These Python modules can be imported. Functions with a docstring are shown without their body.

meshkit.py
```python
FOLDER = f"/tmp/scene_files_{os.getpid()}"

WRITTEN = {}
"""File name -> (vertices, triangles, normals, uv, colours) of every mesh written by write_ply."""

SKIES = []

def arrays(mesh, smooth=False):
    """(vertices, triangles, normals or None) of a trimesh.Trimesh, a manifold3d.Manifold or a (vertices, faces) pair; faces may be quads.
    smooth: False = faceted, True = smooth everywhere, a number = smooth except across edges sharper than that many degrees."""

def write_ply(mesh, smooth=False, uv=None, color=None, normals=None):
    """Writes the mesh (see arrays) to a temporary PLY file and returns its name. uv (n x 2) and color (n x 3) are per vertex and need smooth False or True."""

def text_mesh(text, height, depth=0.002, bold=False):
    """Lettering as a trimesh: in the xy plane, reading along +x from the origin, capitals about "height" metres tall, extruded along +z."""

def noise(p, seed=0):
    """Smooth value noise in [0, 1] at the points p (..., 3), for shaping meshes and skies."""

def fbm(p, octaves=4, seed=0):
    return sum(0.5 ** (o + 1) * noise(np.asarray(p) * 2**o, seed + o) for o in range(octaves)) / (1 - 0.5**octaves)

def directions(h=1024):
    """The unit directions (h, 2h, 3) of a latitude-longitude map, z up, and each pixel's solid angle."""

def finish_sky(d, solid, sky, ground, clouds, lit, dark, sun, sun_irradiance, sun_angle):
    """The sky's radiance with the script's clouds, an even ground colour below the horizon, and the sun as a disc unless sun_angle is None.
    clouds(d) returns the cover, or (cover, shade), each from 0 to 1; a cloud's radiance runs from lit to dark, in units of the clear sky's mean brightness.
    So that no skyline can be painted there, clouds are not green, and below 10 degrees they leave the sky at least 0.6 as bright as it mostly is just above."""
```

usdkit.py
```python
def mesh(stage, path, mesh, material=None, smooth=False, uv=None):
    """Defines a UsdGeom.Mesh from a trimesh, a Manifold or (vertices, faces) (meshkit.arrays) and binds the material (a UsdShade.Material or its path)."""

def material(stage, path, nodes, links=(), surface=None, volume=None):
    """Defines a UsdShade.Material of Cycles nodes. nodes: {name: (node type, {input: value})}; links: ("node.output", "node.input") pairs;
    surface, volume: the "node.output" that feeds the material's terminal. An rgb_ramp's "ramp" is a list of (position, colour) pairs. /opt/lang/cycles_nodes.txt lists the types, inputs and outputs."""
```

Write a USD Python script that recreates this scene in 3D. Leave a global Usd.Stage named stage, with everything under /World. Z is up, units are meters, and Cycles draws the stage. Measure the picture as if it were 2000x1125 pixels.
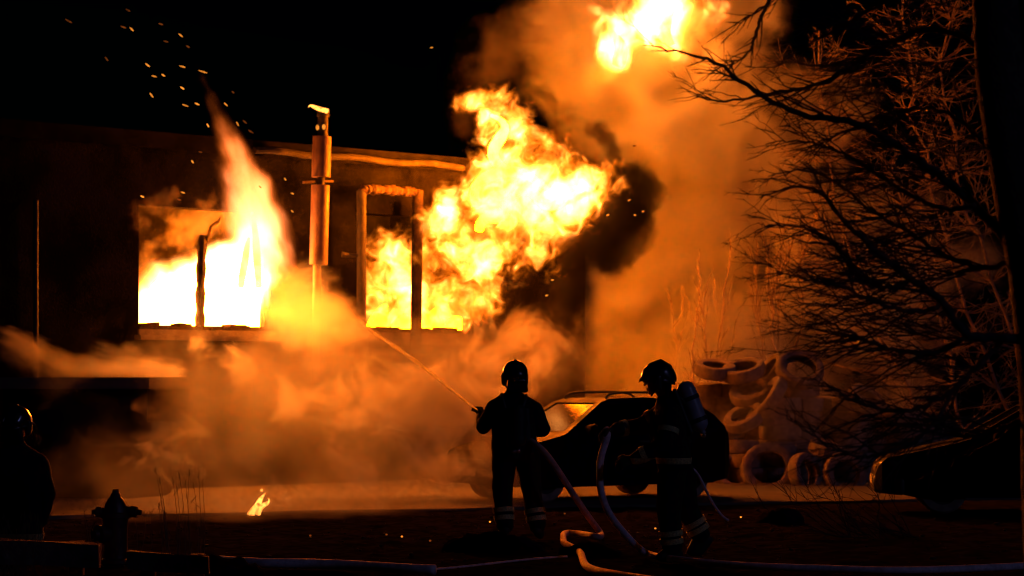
import math, random, numpy as np, trimesh, manifold3d, usdkit, meshkit
from manifold3d import Manifold, CrossSection
from shapely.geometry import Polygon
from pxr import Usd, UsdGeom, UsdLux, UsdShade, Gf, Sdf, Vt
stage = Usd.Stage.CreateInMemory()
UsdGeom.Xform.Define(stage, '/World')
random.seed(7); RNG = np.random.default_rng(7)
A = np.array
# ---------------------------------------------------------------- camera, sky, moon
F, HY, CZ = 4710., 743., 1.67            # focal length and horizon in photograph pixels, eye height in metres
cam = UsdGeom.Camera.Define(stage, '/World/camera')
cam.CreateHorizontalApertureAttr(36.0); cam.CreateFocalLengthAttr(36 * F / 2000)
cam.CreateVerticalApertureOffsetAttr((HY - 562.5) / 2000 * 36)
cam.CreateFStopAttr(2.2); cam.CreateFocusDistanceAttr(23.5)
cam.CreateClippingRangeAttr(Gf.Vec2f(0.1, 2000)); cam.CreateExposureAttr(0.0)
cam.AddTranslateOp().Set(Gf.Vec3d(0, 0, CZ)); cam.AddRotateXOp().Set(90)
SKY_STRENGTH, MOON = 0.00003, 0.019
MOON_DIR = A([.75, -.62, .42])           # towards the bluish night light, behind the camera on the right


class G:
    """A Cycles node graph written as expressions."""
    def __init__(s): s.n, s.l, s.k = {}, [], 0
    def add(s, kind, out, **inp):
        s.k += 1; nm = f'{kind}{s.k}'; lit = {}
        for k, v in inp.items():
            if isinstance(v, str) and '.' in v: s.l.append((v, f'{nm}.{k}'))
            else: lit[k] = v
        s.n[nm] = (kind, lit); return f'{nm}.{out}'
    def m(s, op, a, b=0., c=0., clamp=False): return s.add('math', 'value', math_type=op, value1=a, value2=b, value3=c, use_clamp=clamp)
    def mul(s, a, b): return s.m('multiply', a, b)
    def sum(s, a, b): return s.m('add', a, b)
    def mad(s, a, b, c): return s.m('multiply_add', a, b, c)
    def v(s, op, a, b=(0, 0, 0), out='vector', scale=1.): return s.add('vector_math', out, math_type=op, vector1=a, vector2=b, scale=scale)
    def sc(s, a, k): return s.add('vector_math', 'vector', math_type='scale', vector1=a, scale=k)
    def P(s):
        if not hasattr(s, '_p'): s._p = s.add('geometry', 'position')
        return s._p
    def xyz(s, p): q = s.add('separate_xyz', 'x', vector=p).split('.')[0]; return q + '.x', q + '.y', q + '.z'
    def noise(s, vec, scale, detail=3., rough=.55, dist=0., out='fac'): return s.add('noise_texture', out, vector=vec, scale=scale, detail=detail, roughness=rough, distortion=dist)
    def ramp(s, x, a, b, lo=0., hi=1., kind='smoothstep'): return s.add('map_range', 'result', range_type=kind, value=x, from_min=a, from_max=b, to_min=lo, to_max=hi, clamp=True)
    def blobs(s, p, L):
        tot = None
        for it in L:
            c, r, w = (*it, 1.)[:3]
            e = s.ramp(s.v('distance', p, tuple(map(float, c)), out='value'), 0., float(r), float(w), 0.)
            tot = e if tot is None else s.sum(tot, e)
        return tot


def mat(name, g, surface=None, volume=None): return usdkit.material(stage, '/World/Looks/' + name, g.n, g.l, surface=surface, volume=volume)


dome = UsdLux.DomeLight.Define(stage, '/World/sky')
g = G(); md = MOON_DIR / np.linalg.norm(MOON_DIR)
sk = g.add('sky_texture', 'color', sky_type='single_scattering', sun_disc=False, sun_elevation=float(math.asin(md[2])), sun_rotation=float(math.atan2(md[0], md[1])))
UsdShade.MaterialBindingAPI.Apply(dome.GetPrim()).Bind(mat('night_sky', g, surface=g.add('background_shader', 'background', color=sk, strength=SKY_STRENGTH)))
moon = UsdLux.DistantLight.Define(stage, '/World/moon')
moon.CreateIntensityAttr(MOON); moon.CreateAngleAttr(3.0); moon.CreateNormalizeAttr(True); moon.CreateColorAttr(Gf.Vec3f(.36, .38, 1.))
moon.AddTransformOp().Set(Gf.Matrix4d(1).SetRotate(Gf.Rotation(Gf.Vec3d(0, 0, 1), Gf.Vec3d(*map(float, md)))))
dome.GetPrim().SetCustomDataByKey('kind', 'structure')

# ---------------------------------------------------------------- helpers
def at(px, py, D): return A([(px - 1000) / F * D, D, CZ + (HY - py) / F * D])
def gnd(px, py, z=0.):
    D = F * (CZ - z) / (py - HY); return A([(px - 1000) / F * D, D, z])

used = {}
def numbered(path):
    k = used.get(path, 0); used[path] = k + 1
    return path if k == 0 else f'{path}_{k:03d}'
LOC = {}
def tag(o, label=None, cat=None, group=None, kind=None):
    p = o if isinstance(o, Usd.Prim) else o.GetPrim()
    for k, v in (('label', label), ('category', cat), ('group', group), ('kind', kind)):
        if v: p.SetCustomDataByKey(k, v)
    return p
def thing(name, label, cat, loc=(0, 0, 0), group=None, kind=None, rz=0.):
    path = numbered('/World/' + name); x = UsdGeom.Xform.Define(stage, path)
    x.AddTranslateOp().Set(Gf.Vec3d(*map(float, loc)))
    if rz: x.AddRotateZOp().Set(float(rz))
    LOC[path] = A(loc, float); tag(x, label, cat, group, kind); return path
def part(parent, name, mesh, m, smooth=35, label=None, kind=None, local=False):
    """a part given in world coordinates (or in the thing's own, local=True)"""
    v, f, _ = meshkit.arrays(mesh)
    top = '/'.join(parent.split('/')[:3])
    if not local: v = v - LOC[top]
    path = numbered(parent + '/' + name)
    o = usdkit.mesh(stage, path, (v, f), m, smooth=smooth)
    tag(o, label, None, None, kind); return path
def solo(name, mesh, m, label=None, cat=None, group=None, kind=None, smooth=35):
    path = numbered('/World/' + name); o = usdkit.mesh(stage, path, mesh, m, smooth=smooth)
    tag(o, label, cat, group, kind); return path
cat_ = trimesh.util.concatenate
def box(lo, hi): return trimesh.creation.box(bounds=[np.minimum(lo, hi), np.maximum(lo, hi)])
def tube(pts, r, sides=8, caps=True):
    p = A(pts, float); r = np.broadcast_to(A(r, float), (len(p),))
    t = np.gradient(p, axis=0); t /= np.linalg.norm(t, axis=1, keepdims=True) + 1e-12
    a = np.cross(t[0], [0, 0, 1.] if abs(t[0][2]) < .9 else [1., 0, 0]); fr = []
    for k in range(len(p)):
        a = a - t[k] * (a @ t[k]); a = a / (np.linalg.norm(a) + 1e-12); fr.append((a.copy(), np.cross(t[k], a)))
    ang = np.arange(sides) * 2 * np.pi / sides
    v = np.vstack([p[k] + r[k] * (np.cos(ang)[:, None] * fr[k][0] + np.sin(ang)[:, None] * fr[k][1]) for k in range(len(p))])
    f = []
    for i in range(len(p) - 1):
        for j in range(sides):
            a0, b0 = i * sides + j, i * sides + (j + 1) % sides
            f += [[a0, b0, b0 + sides], [a0, b0 + sides, a0 + sides]]
    n = len(p)
    if caps:
        v = np.vstack([v, p[0], p[-1]]); c0, c1 = n * sides, n * sides + 1
        for j in range(sides):
            f += [[c0, (j + 1) % sides, j], [c1, (n - 1) * sides + j, (n - 1) * sides + (j + 1) % sides]]
    return trimesh.Trimesh(v, A(f), process=False)
def spline(pts, n=40):
    p = A(pts, float); d = np.r_[0, np.cumsum(np.linalg.norm(np.diff(p, axis=0), axis=1) ** .5)]
    from scipy.interpolate import PchipInterpolator, CubicSpline
    return CubicSpline(d, p)(np.linspace(0, d[-1], n))
def sph(p, r, n=16): return Manifold.sphere(float(r), n).translate([float(x) for x in p])
def chain(pts, n=16, extra=0.):
    out = []
    for (p, r), (q, s) in zip(pts[:-1], pts[1:]): out.append(Manifold.batch_hull([sph(p, r + extra, n), sph(q, s + extra, n)]))
    return out
def hullof(pts, n=16, extra=0.): return [Manifold.batch_hull([sph(p, r + extra, n) for p, r in pts])]
def union(L): return Manifold.batch_boolean(L, manifold3d.OpType.Add)
def soft(man, length=.03, it=10, rough=0., seed=0, fs=9.):
    m = man.refine_to_length(length).to_mesh(); t = trimesh.Trimesh(m.vert_properties[:, :3], m.tri_verts, process=True)
    trimesh.smoothing.filter_taubin(t, iterations=it)
    if rough:
        n = meshkit.fbm(t.vertices * fs + seed, 3, seed) - .5
        t = trimesh.Trimesh(t.vertices + t.vertex_normals * (n * rough * 2)[:, None], t.faces, process=False)
    return t
def tomesh(man): m = man.to_mesh(); return trimesh.Trimesh(m.vert_properties[:, :3], m.tri_verts, process=True)
def lathe(profile, n=24):
    prof = A(profile, float); a = np.arange(n) * 2 * np.pi / n
    v = np.vstack([np.c_[r * np.cos(a), r * np.sin(a), np.full(n, z)] for r, z in prof]); f = []
    for i in range(len(prof) - 1):
        for j in range(n):
            x, y = i * n + j, i * n + (j + 1) % n; f += [[x, y, y + n], [x, y + n, x + n]]
    return trimesh.Trimesh(v, A(f), process=False)
def moved(m, loc=(0, 0, 0), R=None):
    m = m.copy()
    if R is not None: T = np.eye(4); T[:3, :3] = R; m.apply_transform(T)
    m.apply_translation(loc); return m
def rot(ax, deg): return trimesh.transformations.rotation_matrix(math.radians(deg), ax)[:3, :3]
def aim(d):
    """rotation taking +z to d"""
    return trimesh.geometry.align_vectors([0, 0, 1.], A(d, float) / np.linalg.norm(d))[:3, :3]

# ---------------------------------------------------------------- materials
def surf(name, col, rough=.7, var=.35, scale=6., bump=0., bscale=40., metallic=0., spec=.5, coat=0.):
    g = G(); p = g.P(); n = g.noise(p, scale, 4., .6)
    c = g.add('mix_color', 'result', a=tuple(x * (1 - var) for x in col), b=tuple(min(1, x * (1 + var)) for x in col), fac=g.ramp(n, .3, .7))
    kw = {}
    if bump: kw['normal'] = g.add('bump', 'normal', height=g.noise(p, bscale, 3., .6), strength=bump, distance=.02)
    return mat(name, g, surface=g.add('principled_bsdf', 'BSDF', base_color=c, roughness=g.ramp(n, .3, .7, max(rough - .12, .03), min(rough + .12, 1.)), metallic=metallic, specular_ior_level=spec, coat_weight=coat, **kw))
M = dict(
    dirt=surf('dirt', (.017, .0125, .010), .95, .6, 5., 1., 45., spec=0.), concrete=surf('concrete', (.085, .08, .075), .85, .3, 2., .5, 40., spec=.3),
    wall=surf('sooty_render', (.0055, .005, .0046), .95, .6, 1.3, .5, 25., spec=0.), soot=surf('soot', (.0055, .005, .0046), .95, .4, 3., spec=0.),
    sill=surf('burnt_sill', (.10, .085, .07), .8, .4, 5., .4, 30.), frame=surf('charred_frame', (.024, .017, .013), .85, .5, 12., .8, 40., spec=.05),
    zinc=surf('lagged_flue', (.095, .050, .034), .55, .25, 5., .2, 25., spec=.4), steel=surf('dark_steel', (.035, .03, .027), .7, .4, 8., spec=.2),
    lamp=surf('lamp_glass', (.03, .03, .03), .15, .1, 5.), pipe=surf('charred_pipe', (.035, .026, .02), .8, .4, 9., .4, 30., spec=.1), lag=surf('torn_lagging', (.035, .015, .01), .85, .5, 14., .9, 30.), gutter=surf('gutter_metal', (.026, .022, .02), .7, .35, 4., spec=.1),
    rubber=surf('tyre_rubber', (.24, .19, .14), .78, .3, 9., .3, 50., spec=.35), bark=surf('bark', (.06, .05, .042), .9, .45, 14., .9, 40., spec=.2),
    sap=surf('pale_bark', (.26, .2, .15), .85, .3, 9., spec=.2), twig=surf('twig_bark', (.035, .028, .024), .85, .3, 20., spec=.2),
    cloth=surf('turnout_cloth', (.012, .012, .014), .92, .4, 25., .5, 60., spec=.15), glove=surf('glove_leather', (.03, .024, .02), .8, .4, 30., spec=.3),
    boot=surf('boot_rubber', (.015, .015, .015), .6, .3, 20., spec=.4), band=surf('reflective_band', (.42, .42, .16), .6, .4, 60., spec=.3),
    helmet=surf('helmet_gloss', (.014, .014, .015), .24, .3, 5., spec=.6, coat=.6), panel=surf('helmet_panel', (.85, .85, .78), .5, .2, 30.),
    skin=surf('skin', (.36, .22, .16), .6, .15, 20.), hair=surf('hair', (.02, .015, .01), .8, .3, 60.), cyl=surf('air_cylinder_paint', (.30, .30, .33), .38, .2, 8., spec=.5),
    hose=surf('hose_jacket', (.72, .64, .66), .7, .25, 12., .5, 150.), hosered=surf('hose_red_jacket', (.62, .36, .28), .7, .25, 12., .5, 150.),
    iron=surf('hydrant_iron', (.05, .014, .012), .42, .4, 12., .3, 40., spec=.5), timber=surf('weathered_timber', (.14, .125, .115), .88, .45, 8., .7, 40., spec=.2),
    straw=surf('dry_stalk', (.13, .1, .06), .85, .3, 20., spec=.2), stone=surf('gravel', (.03, .025, .021), .9, .7, 9., spec=.1),
    chrome=surf('bright_metal', (.6, .6, .62), .25, .1, 8., metallic=1.), carpaint=surf('car_paint', (.007, .003, .0024), .6, .25, 2., spec=.05),
    carpaint2=surf('car_paint_black', (.004, .004, .0045), .6, .25, 2., spec=.05), black=surf('black_trim', (.015, .015, .015), .6, .2, 10.), brick=surf('debris', (.16, .12, .1), .9, .5, 8.))
def glassmat(name, col=(.02, .02, .022)):
    g = G(); fr = g.add('fresnel', 'fac', IOR=1.5)
    return mat(name, g, surface=g.add('mix_closure', 'closure', fac=g.sum(fr, .06), closure1=g.add('transparent_bsdf', 'BSDF', color=(.12, .12, .125)), closure2=g.add('glossy_bsdf', 'BSDF', color=(.22, .22, .22), roughness=.1)))
M['glass'] = glassmat('car_glass')
FC, FH = (1., .176, .001), (1., .46, .13)
def flame_mat(name, strength, lo=.5, scale=3., col=FC):
    g = G(); n = g.noise(g.P(), scale, 3., .6, .8)
    return mat(name, g, surface=g.add('emission', 'emission', color=col, strength=g.mul(g.ramp(n, .3, .7, lo, 1.), strength)))

# ---------------------------------------------------------------- the ground
def ground_h(x, y): return (0.05 * (meshkit.fbm(np.stack([x * .9, y * .9, 0 * x], -1), 3, 3) - .5) + .075 * (meshkit.fbm(np.stack([x * 3.1, y * 3.1, 0 * x], -1), 3, 9) - .5)) * np.clip((y - 8) / 6, 0, 1)
xs = np.r_[-400, -120, -40, np.linspace(-9, 9, 230), 40, 120, 400]; ys = np.r_[-60, 0, 8, np.linspace(14, 32.5, 240), 36, 48, 80, 200, 900]
X, Y = np.meshgrid(xs, ys); Z = ground_h(X, Y) * ((np.abs(X) < 8.95) & (Y > 13) & (Y < 32)) - .02
nx = len(xs); idx = np.arange(len(ys) * nx).reshape(len(ys), nx)
fq = np.stack([idx[:-1, :-1], idx[:-1, 1:], idx[1:, 1:], idx[1:, :-1]], -1).reshape(-1, 4)
solo('ground', (np.c_[X.ravel(), Y.ravel(), Z.ravel()], fq), M['dirt'], kind='structure', smooth=True)
GZ = .014                                                     # the raised concrete yard in front of the building
e0, e1 = A([-2.97, 30.5]), A([2.76, 32.6]); ed = e1 - e0
yl, yr = e0 - ed * 3, e1 + ed * 4
edge = [e0 + ed * t + A([0, .12 * math.sin(t * 13) + .05 * math.sin(t * 41)]) for t in np.linspace(-3, 5, 90)]
slab = trimesh.creation.extrude_polygon(Polygon([tuple(q) for q in edge] + [(60, 110), (-60, 110)]), GZ + .1, engine='earcut'); slab.apply_translation((0, 0, -.1))
solo('concrete_yard', slab, M['concrete'], kind='structure')
peb = trimesh.creation.icosphere(1, 1.)
stones = []
for k in range(1100):
    x, y = RNG.uniform(-6, 6), RNG.uniform(19.5, 31)
    r = RNG.uniform(.004, .015) * (1 if RNG.random() < .95 else 2)
    stones.append(moved(trimesh.Trimesh(peb.vertices * A([r * RNG.uniform(.7, 1.4), r, r * .6]) * (1 + .25 * (RNG.random((len(peb.vertices), 1)) - .5)), peb.faces, process=False), (x, y, .012)))
solo('gravel', cat_(stones), M['stone'], 'scattered gravel and grit on the dark ground', 'gravel', kind='stuff')
def mound(c, rx, ry, h, label, seed):
    n = 28; a = np.linspace(0, 2 * np.pi, n, endpoint=False); v, f = [A([0, 0, h])], []
    for i, t in enumerate(np.linspace(.12, 1, 9)):
        for b in a: v.append(A([rx * t * math.cos(b), ry * t * math.sin(b), h * (1 - t ** 2.2) - (.08 if t == 1 else 0)]))
    v = A(v); v[:, 2] += (meshkit.fbm(v * 9 + seed, 3, seed) - .5) * .16 * (v[:, 2] > 0); v[:, :2] *= (1 + .5 * (meshkit.fbm(v * 3 + seed, 2, seed) - .5))[:, None]
    for j in range(n): f.append([0, 1 + j, 1 + (j + 1) % n])
    for i in range(8):
        for j in range(n):
            p, q = 1 + i * n + j, 1 + i * n + (j + 1) % n; f += [[p, p + n, q + n], [p, q + n, q]]
    m = trimesh.Trimesh(v, A(f), process=False); m.apply_translation(c)
    solo('earth_mound', m, M['dirt'], label, 'earth mound', smooth=True)
mound(gnd(958, 1072) + [0, 0, -.01],   .52, .3, .17, 'low dark earth mound at the feet of the firefighter with the nozzle', 1)
mound(gnd(1150, 1082) + [0, 0, -.01],   .30, .22, .13, 'small dark earth mound beside the curl of the reddish hose', 2)
mound(gnd(440, 1118) + [0, 0, -.01], .36, .3, .14, 'low earth mound at the right end of the timber rail', 4)
mound(gnd(1525, 1018) + [0, 0, -.01], .32, .3, .16, 'dark earth mound in front of the lit strip of concrete', 5)

# ---------------------------------------------------------------- the building (facade line recedes to the right)
FP, FU, FN = A([-4.034, 38.]), A([.730, .6835]), A([.6835, -.730])
def fs(px, d=0.):
    k = (px - 1000) / F; o = FP + FN * d
    return (k * o[1] - o[0]) / (FU[0] - k * FU[1])
def fp(s, d, z): q = FP + FU * s + FN * d; return A([q[0], q[1], z])
def fac(px, py, d=0.): s = fs(px, d); D = (FP + FU * s + FN * d)[1]; return fp(s, d, CZ + (HY - py) / F * D)
def fz(px, py, d=0.): return fac(px, py, d)[2]
def fbox(s0, s1, z0, z1, d0, d1):
    b = trimesh.creation.box(bounds=[[s0, d0, z0], [s1, d1, z1]])
    v = b.vertices; q = FP + v[:, :1] * FU + v[:, 1:2] * FN
    b = trimesh.Trimesh(np.c_[q, v[:, 2]], b.faces, process=False); b.fix_normals(); return b
S0, S1 = fs(-260), fs(1143)
ZR = fz(700, 316)
w1a, w1b, w2a, w2b = fs(271), fs(531), fs(709), fs(926)
w1z0, w1z1, w2z0, w2z1 = fz(400, 645), fz(400, 408), fz(800, 650), fz(800, 422)
bld = thing('burning_building', 'dark flat roofed building with flames in its two wide windows', 'building', fp(S0, 0, 0))
T = .32
for (a, b, z0, z1) in [(S0, w1a, -.05, ZR), (w1b, w2a, -.05, ZR), (w2b, S1, -.05, ZR), (w1a, w1b, -.05, w1z0), (w1a, w1b, w1z1, ZR), (w2a, w2b, -.05, w2z0), (w2a, w2b, w2z1, ZR)]:
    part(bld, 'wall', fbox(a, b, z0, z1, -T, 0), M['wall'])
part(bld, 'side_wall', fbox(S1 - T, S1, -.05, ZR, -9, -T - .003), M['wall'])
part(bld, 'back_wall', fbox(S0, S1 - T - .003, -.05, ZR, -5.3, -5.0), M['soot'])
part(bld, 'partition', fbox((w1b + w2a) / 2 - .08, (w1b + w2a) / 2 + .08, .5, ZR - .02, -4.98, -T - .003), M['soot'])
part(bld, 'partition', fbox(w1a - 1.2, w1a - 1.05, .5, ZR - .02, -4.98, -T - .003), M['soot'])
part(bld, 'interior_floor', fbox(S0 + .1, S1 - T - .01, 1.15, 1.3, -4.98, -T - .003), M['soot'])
roof = part(bld, 'roof', fbox(S0 - .15, S1 + .18, ZR + .003, ZR + .16, -9.2, .16), M['soot'])
part(bld, 'fascia', fbox(S0 - .15, S1 + .18, ZR - .06, ZR + .19, .163, .19), M['soot'])
gs = np.linspace(fs(497, .26), fs(905, .26), 14)
part(bld, 'gutter', tube([fp(s, .26, ZR + .02 + .02 * math.sin(i * 1.3)) for i, s in enumerate(gs)], .055, 10), M['gutter'])
def window(a, b, z0, z1, mull, sillh, lab):
    fr = part(bld, 'window_frame', cat_([fbox(a, a + .07, z0 + .07, z1 - .07, -.2, -.1), fbox(b - .07, b, z0 + .07, z1 - .07, -.2, -.1), fbox(a, b, z0, z0 + .07, -.2, -.1)]), M['frame'], label=lab)
    for (s, zt, lean) in mull:
        p = [fp(s + lean * t * t, -.15, z0 + .05 + (zt - z0 - .05) * t) for t in np.linspace(0, 1, 12)]
        r = [.075 + .014 * math.sin(i * 2.1) for i in range(12)]; r[-1] = .05
        part(fr, 'mullion', tube(p, r, 7), M['frame'])
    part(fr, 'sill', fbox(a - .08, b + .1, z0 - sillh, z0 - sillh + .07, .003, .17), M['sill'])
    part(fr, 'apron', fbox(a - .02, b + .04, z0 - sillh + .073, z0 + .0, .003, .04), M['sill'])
    # charred debris lying along the bottom of the opening
    rr = random.Random(int(abs(a) * 100)); L = []
    for k in range(16):
        s = rr.uniform(a + .1, b - .1); h = rr.uniform(.02, .1); w = rr.uniform(.06, .25)
        bx_ = fbox(s - w, s + w, z0 - .02, z0 + h, -.3, -.05); bx_.vertices += RNG.normal(0, .012, bx_.vertices.shape); L.append(bx_)
    part(fr, 'charred_remains', cat_(L), M['frame'], smooth=False)
    return fr
wf = window(w1a, w1b, w1z0, w1z1, [(fs(402), fz(400, 458), .05)], .16, 'wide left window frame with one bare burnt mullion')
part(wf, 'burnt_stub', tube([fac(404, 470, -.1), fac(412, 442, -.05), fac(420, 437, -.02), fac(428, 432, 0), fac(430, 424, 0)], [.03, .028, .028, .022, .012], 6), M['frame'])
window(w2a, w2b, w2z0, w2z1, [], .2, 'wide right window frame with its glass burnt out')
part(bld, 'drainpipe', tube([fp(fs(70, .1), .1, z) for z in np.linspace(.1, fz(70, 392), 8)], .04, 8), M['steel'])
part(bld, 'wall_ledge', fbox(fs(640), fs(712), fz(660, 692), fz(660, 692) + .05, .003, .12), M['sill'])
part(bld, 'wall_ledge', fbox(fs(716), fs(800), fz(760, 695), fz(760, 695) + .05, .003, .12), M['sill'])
# free-standing flue in front of the wall
def vpipe(px0, py0, px1, py1, d, w, sides=20, cap=True):
    a, b = fac(px0, py0, d), fac(px1, py1, d); r = w * b[1] / F / 2
    return tube([a, a * .7 + b * .3, a * .3 + b * .7, b], r, sides)
D_ = .75
fl = thing('flue_pipe', 'tall lagged flue pipe with a burning cap between the two windows', 'flue', fac(618, 745, D_))
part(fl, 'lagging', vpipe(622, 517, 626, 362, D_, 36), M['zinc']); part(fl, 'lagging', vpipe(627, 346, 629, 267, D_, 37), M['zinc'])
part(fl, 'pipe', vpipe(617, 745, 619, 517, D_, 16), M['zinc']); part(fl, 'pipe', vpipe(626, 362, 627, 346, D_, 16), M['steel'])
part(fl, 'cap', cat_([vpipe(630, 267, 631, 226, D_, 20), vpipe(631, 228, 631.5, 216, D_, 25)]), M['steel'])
part(fl, 'bracket', tube([fac(592, 356, D_), fac(612, 355, D_), fac(640, 354, D_ - .3), fac(650, 354, 0.01)], .022, 6), M['lag'])
part(fl, 'stay', vpipe(628, 742, 634, 548, D_ - .3, 14), M['steel'])
pf = thing('pipe_frame', 'square arch of burnt lagged pipes standing before the right window', 'pipework', fac(700, 735, .45))
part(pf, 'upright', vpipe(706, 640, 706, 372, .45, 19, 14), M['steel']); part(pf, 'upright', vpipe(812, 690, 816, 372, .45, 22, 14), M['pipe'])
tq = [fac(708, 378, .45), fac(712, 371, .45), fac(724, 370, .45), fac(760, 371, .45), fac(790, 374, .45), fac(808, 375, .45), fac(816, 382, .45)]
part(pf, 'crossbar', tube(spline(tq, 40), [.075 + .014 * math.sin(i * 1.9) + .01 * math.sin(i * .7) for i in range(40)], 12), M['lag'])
part(pf, 'foot', moved(trimesh.creation.cylinder(.16, .07, sections=18), fac(812, 692, .45)), M['steel'])
lower = [fac(704, 640, .45), fac(707, 668, .43), fac(703, 700, .43), fac(702, 737, .43)]
part(pf, 'sleeve', tube(spline(lower, 20), [.105 + .012 * math.sin(i) for i in range(20)], 12), M['steel'])
part(pf, 'valve', tube([fac(668, 497, .3), fac(684, 499, .35), fac(702, 499, .45), fac(712, 498, .5)], [.05, .035, .03, .02], 7), M['steel'])
# loading dock / lean-to roof at the left and a sloping ramp
Dk = 33.6
dk = thing('loading_dock', 'dark flat topped loading dock on the left with steam over it', 'loading dock', at(0, 985, Dk))
p0, p1, p2 = at(-260, 733, Dk)[:2], at(291, 737, Dk)[:2], at(369, 736, 34.6)[:2]
def prism(pts, z0, z1): return trimesh.util.concatenate([trimesh.creation.extrude_polygon(Polygon([tuple(map(float, q)) for q in pts]).buffer(0), z1 - z0, engine='earcut').apply_translation((0, 0, z0))])
zt = at(300, 737, Dk)[2]
part(dk, 'deck', prism([p0, p1, p2, fp(fs(362, .9), .9, 0)[:2], fp(S0 + .5, .9, 0)[:2]], zt - .16, zt), M['concrete'])
part(dk, 'base', prism([p0 + [0, .25], p1 + [-.3, .25], p2 + [-.35, .1], fp(fs(335, .9), .9, 0)[:2], fp(S0 + .6, .9, 0)[:2]], GZ - .02, zt - .163), M['wall'])
part(dk, 'end_panel', prism([p1 + [.02, .0], p2 + [0, -.02], p2 + [-.06, .05], p1 + [-.04, .09]], zt - .62, zt - .163), M['soot'])
# ---------------------------------------------------------------- fire, smoke, steam (volumes)
def fire_mat(name, L, nscale=1.1, amp=1.5, thr=.5, soft_=.3, ab=2., B=12., hot=(.55, 1.1), hlo=.05, power=2., seed=0., axes=(1, 1, .8), turn=0., col=FC, detail=4., dist=.6, fine=2.2, zfade=None, fh=None):
    g = G(); p = g.P(); q = p
    if turn: q = g.add('vector_rotate', 'vector', rotate_type='axis', vector=p, center=(0, 0, 0), axis=(FN[0], FN[1], 0.), angle=turn)
    q = g.v('multiply', g.v('add', q, (seed, seed * 2, seed * 3)), axes)
    n = g.noise(q, nscale, detail, .6, dist); b = g.blobs(p, L)
    x = g.mad(g.m('subtract', n, .5), amp, b)
    d = g.mul(g.ramp(x, thr, thr + soft_), g.ramp(b, .0, .12))
    n2 = g.noise(q, nscale * fine, 3., .6, dist * 2)
    h = g.m('power', g.ramp(g.mad(x, .35, n2), hot[0], hot[1], hlo, 1.), power)
    if zfade: h = g.mul(h, g.ramp(g.xyz(p)[2], zfade[0], zfade[1], 1., zfade[2]))
    a = g.mul(d, ab)
    return mat(name, g, volume=g.add('volume_coefficients', 'volume', scatter_coeffs=(0, 0, 0), absorption_coeffs=g.sc((1., 1.15, 1.4), a), emission_coeffs=g.sc(g.add('mix_color', 'result', a=col, b=fh or FH, fac=h), g.mul(g.mul(a, B), h))))
def smoke_mat(name, L, dens, nscale=.5, amp=1.5, thr=.3, soft_=.6, color=(.78, .78, .78), seed=0., axes=(1, 1, 1), turn=0., aniso=.2, detail=4., rgh=.6, dist=.5, absorb=(0, 0, 0), floor=None):
    g = G(); p = g.P(); q = p
    if turn: q = g.add('vector_rotate', 'vector', rotate_type='axis', vector=p, center=(0, 0, 0), axis=(FN[0], FN[1], 0.), angle=turn)
    n = g.noise(g.v('multiply', g.v('add', q, (seed, seed * 2, seed * 3)), axes), nscale, detail, rgh, dist)
    b = g.blobs(p, L)
    x = g.mad(g.m('subtract', n, .5), amp, b)
    d = g.mul(g.ramp(x, thr, thr + soft_, 0., dens), g.ramp(b, .0, .15))
    return mat(name, g, volume=g.add('principled_volume', 'volume', color=color, density=d, anisotropy=aniso, absorption_color=absorb))
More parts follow.
